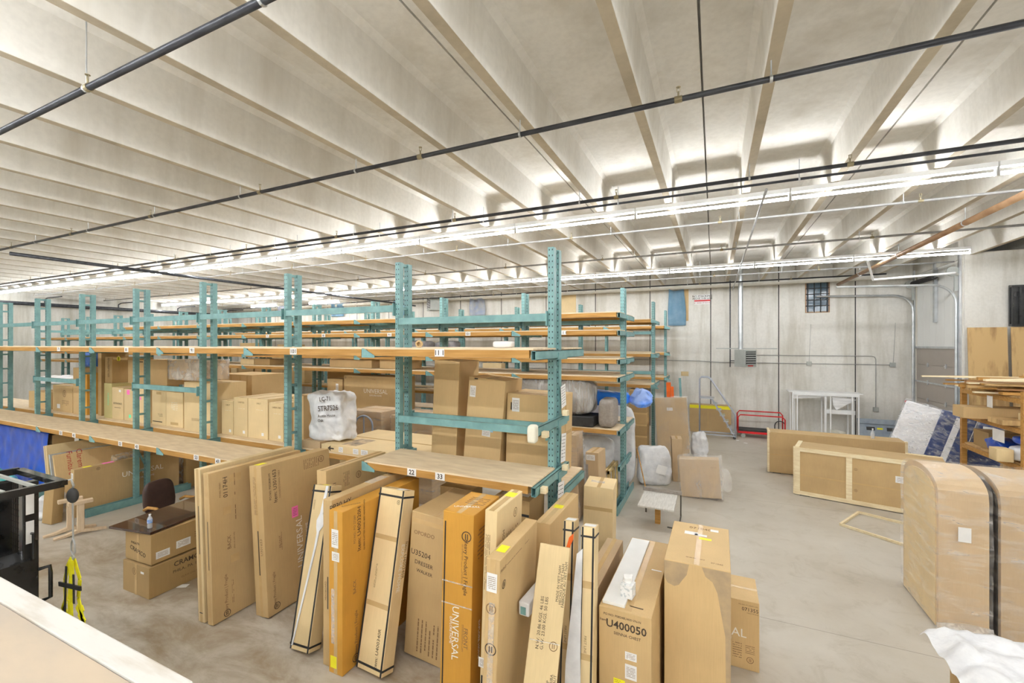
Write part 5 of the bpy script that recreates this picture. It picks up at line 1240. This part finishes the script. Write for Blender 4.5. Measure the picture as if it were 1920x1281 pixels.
# orange folded hoist
r = empty('engine_hoist', (-1.46, 17.6, 0), 0, 'orange folded hoist standing beside the end of the back rack row', 'hoist')
MB().box(-.16, -.1, 0, .14, .1, .12).build('base', ORG, r)
b = MB(); b.bar((-.05, 0, .1), (-.12, 0, 2.15), .16, .12); b.build('mast', ORG, r)
b = MB(); b.bar((.1, -.05, .3), (.02, -.05, 2.0), .09, .09); b.build('boom', ORG, r)
b = MB(); b.cyl((.06, -.12, 1.45), (.06, -.06, 1.45), .13, 18); b.build('hand_wheel', ORG, r)
b = MB(); b.cyl((.12, -.1, .3), (.05, -.1, 1.2), .035, 10); b.build('ram', BLACKR, r)
b = MB(); b.bar((0, 0, 0), (-.12, .25, 2.2), .09, .07); o = b.build('loose_rack_beam', TEAL); o.location = (-1.18, 19.2, 0); tag(o, 'loose teal rack beam leaning on the far wall right of the orange hoist', 'rack beam')
# white open table frame with blinds
x0, x1 = xat(1483, 19.3), xat(1607, 19.3); Wd = x1-x0; Ht = 1.86
r = empty('display_stand', ((x0+x1)/2, 19.3, 0), 0, 'white metal stand with thin posts and sagging blinds against the far wall', 'stand')
MB().box(-Wd/2-.1, -.3, Ht-.03, Wd/2+.1, .38, Ht).build('top_panel', WHITE, r)
b = MB(); b.box(-Wd/2, -.3, Ht-.12, Wd/2, -.27, Ht-.03); b.box(-Wd/2, .3, Ht-.12, Wd/2, .33, Ht-.03); b.build('top_rail', WHITE, r)
for x in (-Wd/2+.02, -Wd/2+.16, -.12*Wd+.25, Wd/2-.2, Wd/2-.02):
    for y in (-.27, .30): MB().box(x-.02, y-.02, 0, x+.02, y+.02, Ht-.03).build('post', WHITE, r)
for x in (.04, .18): MB().box(x-.02, -.25, 0, x+.02, -.21, Ht-.03).build('post', WHITE, r)
b = MB(); z_ = Ht-.62; b.box(.05, -.2, z_-.14, Wd/2-.1, .1, z_); b.build('shelf_panel', WHITE, r)
BL = mat('blind_slats', (.88, .88, .88), (.6, .6, .6), 1.5, .5, stretch=(1, 1, 30))
b = MB(); b.prism([(.22, Ht-.12), (Wd/2-.08, Ht-.22), (.35, Ht-.62), (.25, Ht-.45)], .03, Matrix.Translation((0, -.24, 0))); b.build('blind', BL, r)
b = MB(); b.prism([(-Wd/2+.05, Ht-.12), (.0, Ht-.12), (.0, Ht-.17), (-Wd/2+.05, Ht-.26)], .03, Matrix.Translation((0, -.24, 0))); b.build('blind', BL, r)
# beige upright case, dock plate
x0 = xat(1560, 18.6)
r = empty('beige_case', (x0+.17, 18.6, 0), .3, 'beige upright computer case standing under the white stand', 'case')
MB().box(-.11, -.25, 0, .11, .25, .58, bev=.01).build('case_body', mat('beige_plastic', (.66, .64, .56), None, 4, .5), r)
MB().box(-.08, -.255, .4, .02, -.25, .5).build('drive_slot', BLACKR, r)
r = empty('dock_plate', (xat(1651, 19.2), 19.25, 0), 0, 'blue grey steel dock plate with two black slots leaning on the far wall', 'dock plate')
PL = mat('blue_grey_steel', (.22, .26, .32), (.3, .34, .38), 5, .4, .3)
b = MB(); Wp = xat(1690, 19.2)-xat(1612, 19.2); b.box(-Wp/2, 0, 0, Wp/2, .02, .99); b.box(-Wp/2, -.05, .8, Wp/2, 0, .83)
o = b.build('plate', PL, r); o.rotation_euler = (-.35, 0, 0)
for x in (-.18*Wp, .32*Wp): MB().box(x-.12, -.01, .58, x+.12, .001, .70).build('grip_slot', BLACKR, r).rotation_euler = (-.35, 0, 0)
MB().box(-.02, -.006, .62, .14, .001, .68).build('yellow_label', YEL, r).rotation_euler = (-.35, 0, 0)
# ------------------------------------------------------------------ crates on the right
A = fp(1441, 886); dm = (2.98, .62, 1.12)
r4 = carton((A.x, A.y, .02), (1, -.04, 0), UP, dm, CARD, 'long tan crate lying behind the pine framed crate', tape=None, name='crate', cat='crate', dec=[('st', 'front', .5, .45, 2.9, .035, TAPE, 'tape_band')])
def battens(o, dims, xs, m=PINE, wd=.09, th=.02, faces=True, name='pine_batten'):
    w_, d_, h_ = dims
    for z in (0, h_-wd): MB().box(0, -th, z, w_, 0, z+wd, bev=.002).build(name, m, o)
    for x in xs: MB().box(x, -th-.002, wd, x+wd*1.2, 0, h_-wd).build(name, m, o)
MB().box(-.03, -.02, 0, .02, .06, 1.14).build('corner_board', PINE, r4); MB().box(2.95, -.02, 0, 3.0, .06, 1.14).build('corner_board', PINE, r4)
MB().box(-.015, 0, 1.10, .04, .62, 1.14).build('corner_board', PINE, r4)
for x in (.1, 2.7): MB().box(x, 0, -.02, x+.2, .62, 0).build('skid', BLACKR, r4)
A, Bp = fp(1490, 927), fp(1704, 966); L3 = 2.62; dm = (L3, .82, 1.12)
r3 = carton((A.x, A.y, .02), Bp-A, UP, dm, CARD, 'long crate with pine battens over cardboard on the open floor', tape=None, name='crate', cat='crate',
     dec=[('st', 'front', .5, .42, 2.5, .03, TAPE, 'tape_band'), ('ri', 'front', .44, .70, .03, INKB), ('ri', 'front', .44, .28, .03, INKB), ('lab', 'front', .74, .62, .24, .14)])
battens(r3, dm, (0, .98, 2.0, L3-.11))
MB().box(-.03, 0, 0, 0, .09, 1.12).build('pine_batten', PINE, r3); MB().box(0, 0, 1.12, .09, .82, 1.135).build('pine_batten', PINE, r3); MB().box(L3-.6, .74, 1.12, L3, .82, 1.135).build('pine_batten', PINE, r3)
for x in (.1, 2.3): MB().box(x, 0, -.02, x+.2, .8, 0).build('skid', BLACKR, r3)
# small spray bottle on the rear crate
r = empty('spray_bottle', (onY(1634, 815, 14.4).x, 14.3, 1.142), 0, 'small clear bottle standing on the rear crate', 'bottle')
b = MB(); b.lathe([(.04, 0), (.045, .1), (.035, .16), (.015, .2), (.015, .24)], 14); b.build('bottle_body', CLR, r, smooth=True)
b = MB(); b.lathe([(.018, .23), (.018, .26), (0, .26)], 12); b.build('bottle_cap', PAPER, r)
# loose pine frame on the floor
c4 = [fp(1576, 986), fp(1610, 963), fp(1715, 989), fp(1715, 1031)]
c4[2] = c4[1]+(c4[2]-c4[1])*1.2; c4[3] = c4[0]+(c4[3]-c4[0])*1.2
r = empty('pine_frame', c4[0], 0, 'loose rectangular pine frame lying on the floor before the pine crate', 'frame')
for a, c in ((0, 1), (1, 2), (2, 3), (3, 0)):
    b = MB(); b.bar(c4[a]-c4[0]+Vector((0, 0, .025)), c4[c]-c4[0]+Vector((0, 0, .025)), .04, .045); b.build('frame_side', PINE, r)
# arch-topped wrapped headboards
def arch(x, y, w_, d_, hs, hc, label, dark=False, rz=0):
    """arched profile in the yz plane, extruded along x"""
    o = empty('arched_carton', (x, y, 0), rz, label, 'box')
    prof = [(0, .02), (0, hs)]; n = 14
    for k in range(1, n): 
        a = math.pi*k/n; prof.append((d_/2-d_/2*math.cos(a), hs+(hc-hs)*math.sin(a)**.75))
    prof += [(d_, hs), (d_, .02)]
    R = Matrix.Rotation(math.radians(90), 4, 'Z') @ Matrix.Scale(-1, 4, (0, 1, 0))
    def P(pts, x0, x1, m, nm):
        b = MB(); aa = [b.bm.verts.new((x0, yy, z)) for yy, z in pts]; bb = [b.bm.verts.new((x1, yy, z)) for yy, z in pts]
        b.bm.faces.new(aa); b.bm.faces.new(bb[::-1]); k_ = len(pts)
        for i in range(k_): b.bm.faces.new((aa[i], bb[i], bb[(i+1) % k_], aa[(i+1) % k_]))
        return b.build(nm, m, o)
    P(prof, .0, w_, CARDP, 'carton_body')
    inner = [(d_/2+(yy-d_/2)*.90, .06+(z-.06)*.96) for yy, z in prof]
    P(inner, -.012, .0, BLACKR if dark else CARDL, 'side_panel')
    # film shell
    b = MB(); rings = []
    pr = [(d_/2+(yy-d_/2)*1.03, z*1.008+.004) for yy, z in prof]; full = []
    for (y0, z0), (y1, z1) in zip(pr, pr[1:]):
        m_ = max(1, int(math.hypot(y1-y0, z1-z0)/.12))
        for k in range(m_): full.append((y0+(y1-y0)*k/m_, z0+(z1-z0)*k/m_))
    full.append(pr[-1])
    for i in range(9):
        xx = -.03+(w_+.06)*i/8; rg = []
        for yy, z in full:
            nn = noise.noise(Vector((xx*3, yy*4, z*4)))*.03
            cy = d_/2; k = 1+nn/max(.2, math.hypot(yy-cy, z-1)); rg.append(b.bm.verts.new((xx, cy+(yy-cy)*k-.0, max(.003, z+abs(nn)*.5))))
        rings.append(rg)
    for a_, c_ in zip(rings, rings[1:]):
        for k in range(len(a_)-1): b.bm.faces.new((a_[k], a_[k+1], c_[k+1], c_[k]))
    b.bm.faces.new(rings[0]); b.bm.faces.new(rings[-1][::-1])
    b.build('stretch_film', FILM, o, smooth=False)
    return o
o = arch(2.57, 7.26, .47, 1.12, 1.66, 1.97, 'tall arch-topped carton in stretch film on the open floor, left of two')
MB().box(.17, -.048, 1.16, .29, -.044, 1.34).build('shipping_label', PAPER, o)
b = MB(); b.bm.faces.new([b.bm.verts.new(v) for v in ((-.03, -.03, .0), (.2, -.05, .01), (.5, -.07, .0), (.5, -.02, .14), (.25, -.04, .16), (-.03, -.03, .10))]); b.build('loose_film', film('loose_film', (.95, .95, .95), .3, .9), o)
o = arch(3.16, 7.30, .62, 1.15, 1.66, 1.95, 'arch-topped carton in stretch film with a black side, right of two at the frame edge', True)
MB().box(.36, -.05, 1.12, .48, -.046, 1.32).build('shipping_label', PAPER, o)
# white sheet over the box bottom right
A = onZ(1845, 1281, 1.12)
o = carton((A.x-.02, A.y-.05, 0), (1, -.1, 0), UP, (1.0, .7, 1.12), CARDB, 'brown carton under a white plastic sheet at the bottom right corner', tape=None)
b = MB(); n = 26; V = []
for i in range(n+1):
    for j in range(n+1):
        s, t = i/n*1.25-.12, j/n*1.2-.15
        ed = max(0, -s)*1.3+max(0, -t)*1.3+max(0, t-.95)*1.5
        nn = noise.noise(Vector((s*3, t*3, 2)))*.10+noise.noise(Vector((s*9, t*5, 5)))*.05
        V.append(b.bm.verts.new((A.x-.02+s*1.0, A.y-.1+t*.75, 1.16+abs(nn)-ed*.55)))
for i in range(n):
    for j in range(n):
        k = i*(n+1)+j; b.bm.faces.new((V[k], V[k+n+1], V[k+n+2], V[k+1]))
o = b.build('plastic_sheet', POLYW, smooth=True); tag(o, 'crumpled white plastic sheet over the carton at the bottom right corner', 'plastic sheet')
# mattresses
def slab(A, B, T, d, m, label, drop=.8, **k):
    up = (Vector(T)-Vector(A)).normalized(); A2 = Vector(A)-up*drop
    return posed(A2, A2+(Vector(B)-Vector(A)), Vector(T), d, m, label, name='mattress', cat='mattress', tape=None, bev=.06, **k)
A, Bq, T = onY(1672, 838, 15.05), onY(1815, 900, 14.5), onY(1700, 772, 15.3)
o = slab(A, Bq, T, .24, QUILT, 'white quilted mattress with a navy section in clear plastic leaning behind the crates', drop=.75, w=1.40)
dm = (1.40, .24, (T-A).length+.75)
MB().box(.72, -.012, .02, 1.38, .25, dm[2]+.01, bev=.02).build('navy_cover', NAVY, o)
MB().box(1.02, -.02, .1, 1.14, -.012, dm[2]-.1).build('white_stripe', QUILT, o)
wrap(o, dm, film('mattress_film', (.9, .92, .96), .05, .6, (1, 1, 2), 6), .03, .02, name='clear_plastic')
A, Bq, T = onY(1790, 850, 15.2), onY(1856, 870, 14.9), onY(1800, 772, 15.6)
o = slab(A, Bq, T, .28, NAVY, 'dark navy mattress in cloudy plastic, rightmost by the lumber rack', drop=.7, w=.80)
dm = (.80, .28, (T-A).length+.7); MB().box(.45, -.006, dm[2]*.72, .62, 0, dm[2]*.8).build('white_label', PAPER, o)
wrap(o, dm, film('mattress_film'), .04, .03, name='clear_plastic', seed=5)
# ------------------------------------------------------------------ near wall at right: plywood, trays, lumber rack
for (u0, u1, vt, lab) in ((1815, 1890, 614, 'water stained plywood sheet leaning on the right wall beside the door'), (1897, 1960, 613, 'second plywood sheet with dark stains at the right frame edge')):
    x0, x1 = xat(u0, 16.45), xat(u1, 16.45); z1 = onY(u0, vt, 16.45).z
    carton((x0, 16.28, 0), (1, 0, 0), (0, .05, 1), (x1-x0, .02, z1), PLYD, lab, name='plywood_sheet', cat='plywood', tape=None, bev=.001)
x0 = xat(1899, 16.4)
r = empty('plastic_tray', (x0+.4, 16.49, 4.1), 0, 'black ribbed plastic tray hung high on the right wall', 'tray')
b = MB(); b.box(-.40, .05, 0, .40, .10, 1.12)
for i in range(6): b.box(-.38+i*.145, -.02, .03, -.35+i*.145, .05, 1.09)
for z in (0, 1.06): b.box(-.40, -.05, z, .40, .05, z+.05)
b.build('tray_body', BLACKP, r)
b = MB(); b.box(-.05, .10, .9, .05, .14, 1.0); b.build('hook', GALV, r)
RX0, RX1, RY0, RY1 = 5.22, 6.6, 11.3, 13.5
r = empty('lumber_rack', ((RX0+RX1)/2, (RY0+RY1)/2, 0), 0, 'wooden shelf rack loaded with lumber at the right edge', 'rack')
cx, cy = (RX0+RX1)/2, (RY0+RY1)/2
for x in (RX0, RX1):
    for y in (RY0, RY1): MB().box(x-cx-.045, y-cy-.045, 0, x-cx+.045, y-cy+.045, 2.72).build('post', LUM, r)
for z in (.55, 1.33, 2.02, 2.58): MB().box(RX0-cx, RY0-cy, z, RX1-cx, RY1-cy, z+.03).build('shelf_board', PLYD, r); MB().box(RX0-cx-.05, RY0-cy, z-.09, RX0-cx-.01, RY1-cy, z).build('shelf_rail', LUM, r)
random.seed(11)
for i in range(30):
    L = random.uniform(1.3, 2.3); lay = i//7; y = 11.75+(i % 7)*.21+random.uniform(-.02, .02); z = 2.615+lay*.085
    b = MB(); wd = random.uniform(.07, .13); b.box(0, -wd/2, 0, L, wd/2, random.choice((.03, .055)))
    o = b.build('lumber_board', (LUM, PINE, WOODR, LUM, PLYD)[i % 5]); x0 = 4.85+random.uniform(-.15, .7)
    o.location = (x0, y, z+.002); o.rotation_euler = (0, 0, random.uniform(-.06, .06))
    tag(o, 'loose offcut board in the jumbled lumber pile on top of the wooden rack', 'board', 'loose boards in the lumber pile')
b = MB(); b.box(0, -.03, 0, 2.6, .03, .03); o = b.build('lumber_board', PINE); P = onY(1728, 704, 12.4); o.location = (P.x, 12.4, P.z-.03); o.rotation_euler = (0, -.01, 0); tag(o, 'long thin pale board sticking far out to the left of the lumber pile', 'board')
b = MB(); b.box(0, -.05, 0, 1.5, .05, .04); o = b.build('lumber_board', PINE); P = onY(1846, 712, 11.5); o.location = (P.x, 11.5, P.z-.03); o.rotation_euler = (0, -.05, 0); tag(o, 'pale board lying aslant across the front of the lumber pile', 'board')
carton((4.75, 12.3, 2.052), (1, 0, 0), UP, (1.8, .45, .24), CARD, 'long flat carton with an open end on the wooden rack below the lumber', tape='front')
carton((5.0, 11.5, 2.052), (1, 0, 0), UP, (1.5, .5, .10), PLYD, 'stack of thin boards lying on the wooden rack shelf', name='board_stack', cat='boards', tape=None)
carton((5.3, 11.45, 2.155), (1, .1, 0), UP, (.25, .2, .14), CARDL, 'small carton with a white label on the stack of thin boards', dec=[('lab', 'front', .5, .5, .1, .06)])
o = soft((5.65, 11.65, 1.68), (.85, .4, .17), BLUET, amp=.04, power=4, cuts=10, name='blue_package'); tag(o, 'blue plastic package with a yellow dot, upper of two on the wooden rack', 'package')
b = MB(); b.cyl((-.25, -.215, .1), (-.25, -.2, .1), .03, 14); b.build('yellow_sticker', YEL, o)
o = soft((5.6, 11.65, 1.362), (.85, .45, .29), POLYW, amp=.04, power=4, cuts=10, name='grey_package'); tag(o, 'stack of pale plastic wrapped packets under the blue package', 'package')
o = soft((5.38, 12.35, 1.362), (.45, .5, .3), BLUET, amp=.06, power=3, cuts=10, name='blue_package', seed=2); tag(o, 'crumpled blue plastic package, lower left on the wooden rack', 'package')
carton((4.90, 11.46, 1.362-.0), (1, 0, 0), UP, (.24, .26, .24), CARDL, 'small crumpled tan carton at the edge of the wooden rack shelf', bulge=.02, dec=[('lab', 'front', .3, .7, .1, .07)])
carton((5.3, 11.5, .582), (1, 0, 0), UP, (1.1, .6, .45), CARDB, 'dark brown carton on the lowest shelf of the wooden rack')
carton((5.3, 12.68, 1.362), (1, 0, 0), UP, (1.1, .6, .35), CARDB, 'brown carton deep on the middle shelf of the wooden rack')
for (x, y, z, lab) in ((5.16, 12.0, 1.78, 'white paper sheet pinned under the wooden rack shelf'), (5.16, 12.3, 2.42, 'white tag hanging from the lumber pile')):
    b = MB(); b.box(-.004, -.2 if z < 2 else -.1, -.12, 0, .2 if z < 2 else .1, .12); o = b.build('paper_notice', PAPER); o.location = (x, y, z); tag(o, lab, 'notice')
# ------------------------------------------------------------------ order picker truck at the lower left
r = empty('order_picker_truck', (-6.9, 1.75, 0), 0, 'black order picker truck with overhead guard at the left frame edge', 'truck')
def T(name, b, m=BLACKP, p=None, **k): return b.build(name, m, p or r, **k)
# overhead guard
b = MB()
gx0, gx1, gy0, gy1, gz = .0, .86, -.85, .36, 2.18
for y in (gy0, gy1): b.bar((gx0-.2, y, gz), (gx1, y, gz), .07, .05)
for x in (gx0-.2, gx1): b.bar((x, gy0, gz), (x, gy1, gz), .05, .07)
T('overhead_guard', b)
for i in range(5):
    b = MB(); b.bar((gx0-.2, gy0+.2+i*.21, gz), (gx1, gy0+.2+i*.21, gz), .025, .03); T('guard_bar', b, GREYM)
b = MB(); b.box(gx1+.026, -.5, gz-.02, gx1+.028, -.15, gz+.01); T('yellow_decal', b, YEL)
b = MB(); b.box(.42, gy1+.037, gz-.015, .50, gy1+.039, gz+.015); T('yellow_decal', b, YEL)
# posts, mast, mesh
b = MB(); b.box(.40, .18, .1, .50, .30, gz, bev=.01); T('corner_post', b)
b = MB(); b.box(.505, .20, 1.85, .508, .26, 2.1); T('white_decal', b, PAPER)
b = MB(); b.box(.505, .20, 1.55, .508, .26, 1.78); T('white_decal', b, PAPER)
for x in (-.55, -.05): b = MB(); b.box(x-.06, .12, .05, x+.06, .30, 2.12, bev=.01); T('mast_channel', b)
b = MB(); b.box(-.5, .16, .1, -.1, .22, 2.1); T('mast_cover', b, BLACKR)
b = MB()
for i in range(9): b.cyl((-.0+i*.048, .24, 1.35), (-.0+i*.048, .24, 2.12), .004, 5)
for i in range(12): b.cyl((.0, .24, 1.38+i*.065), (.40, .24, 1.38+i*.065), .004, 5)
T('mesh_screen', b)
b = MB(); b.tube([(.515, .24, 1.65), (.56, .24, 1.66), (.56, .24, 1.4), (.515, .24, 1.38)], .014, 8); T('grab_handle', b)
# console and body
b = MB(); b.prism([(-.6, .15), (.52, .15), (.52, 1.38), (.40, 1.46), (-.1, 1.36), (-.6, 1.38)], .85, Matrix.Translation((0, -.62, 0))); T('truck_body', b)
b = MB(); b.box(.521, -.5, .55, .54, .12, 1.15, bev=.03); T('side_panel', b, BLACKP)
b = MB(); b.tube([(.56, -.4, .9), (.60, -.3, .93), (.60, -.1, .93), (.56, 0, .9)], .02, 8); T('side_handle', b, GREYM)
b = MB(); b.cyl((.1, .0, 1.38), (.1, .0, 1.47), .035, 16); T('red_button', b, REDP)
b = MB(); b.cyl((.3, -.1, 1.42), (.3, -.1, 1.48), .09, 20); T('steering_wheel', b, BLACKR)
b = MB(); b.tube([(.50, .30, 1.25), (.56, .36, 1.27), (.58, .36, 1.2), (.58, .36, .95), (.52, .32, .92)], .018, 8); T('side_rail', b)
b = MB(); b.box(-.6, -.6, .06, .5, .25, .15); T('floor_plate', b, GREYM)
for x in (-.45, .35):
    for y in (-.45, .1): b = MB(); b.cyl((x, y-.05, .075), (x, y+.05, .075), .074, 18); T('wheel', b, BLACKR)
# lanyard and harness hanging from the guard
hx, hy = -6.16, 2.225
r = empty('safety_harness', (hx, hy, 2.15), 0, 'yellow safety harness hanging by its grey lanyard from the truck guard', 'harness')
b = MB(); b.tube([(0, -.06, .02), (.02, -.02, .03), (.02, .0, -.04), (0, 0, -.07)], .010, 8); b.build('hook', GALV, r, smooth=True)
b = MB(); b.sph((0, 0, -.15), .075, 12, (1, .6, 1.05)); b.build('reel', BLACKR, r, smooth=True)
b = MB(); b.bar((0, 0, -.2), (.01, 0, -.62), .028, .006); b.build('lanyard_strap', mat('grey_webbing', (.42, .42, .40), None, 9, .7), r)
b = MB(); b.tube([(.01, 0, -.60), (-.03, 0, -.66), (-.03, 0, -.74), (.01, 0, -.78), (.05, 0, -.74), (.05, 0, -.66), (.01, 0, -.60)], .008, 6)
b.tube([(.01, 0, -.76), (-.02, 0, -.80), (.01, 0, -.85), (.04, 0, -.80), (.01, 0, -.76)], .007, 6); b.build('carabiner', GALV, r)
def strapb(pts, w_=.06): 
    b = MB()
    pts = [(x*1.75, y, z) for x, y, z in pts]
    for a, c in zip(pts, pts[1:]): b.bar(a, c, w_, .008, up=(0, 1, 0))
    return b.build('yellow_strap', YELW, r)
strapb([(.0, -.01, -.82), (-.06, 0, -.92), (-.10, 0, -1.1), (-.09, 0, -1.3), (-.13, 0, -1.42)])
strapb([(.01, -.02, -.82), (.02, -.02, -1.0), (.0, -.02, -1.25), (.01, -.02, -1.5)], .10)
strapb([(.02, 0, -.82), (.09, 0, -1.0), (.07, 0, -1.2), (.12, 0, -1.38), (.09, 0, -1.52)])
strapb([(-.12, 0, -1.38), (-.05, 0, -1.46), (-.10, -.01, -1.5)]); strapb([(.13, 0, -1.28), (.06, .01, -1.38), (.13, .02, -1.5), (.08, 0, -1.58)]); strapb([(.05, 0, -1.3), (.15, 0, -1.42), (.05, 0, -1.48)])
b = MB(); b.bar((-.22, -.03, -1.12), (.26, -.03, -1.06), .045, .012, up=(0, 1, 0)); b.bar((-.06, -.03, -.9), (-.09, -.03, -1.45), .03, .008, up=(0, 1, 0)); b.bar((.10, -.03, -.95), (.11, -.03, -1.25), .03, .008, up=(0, 1, 0)); b.build('black_strap', BLACKR, r)
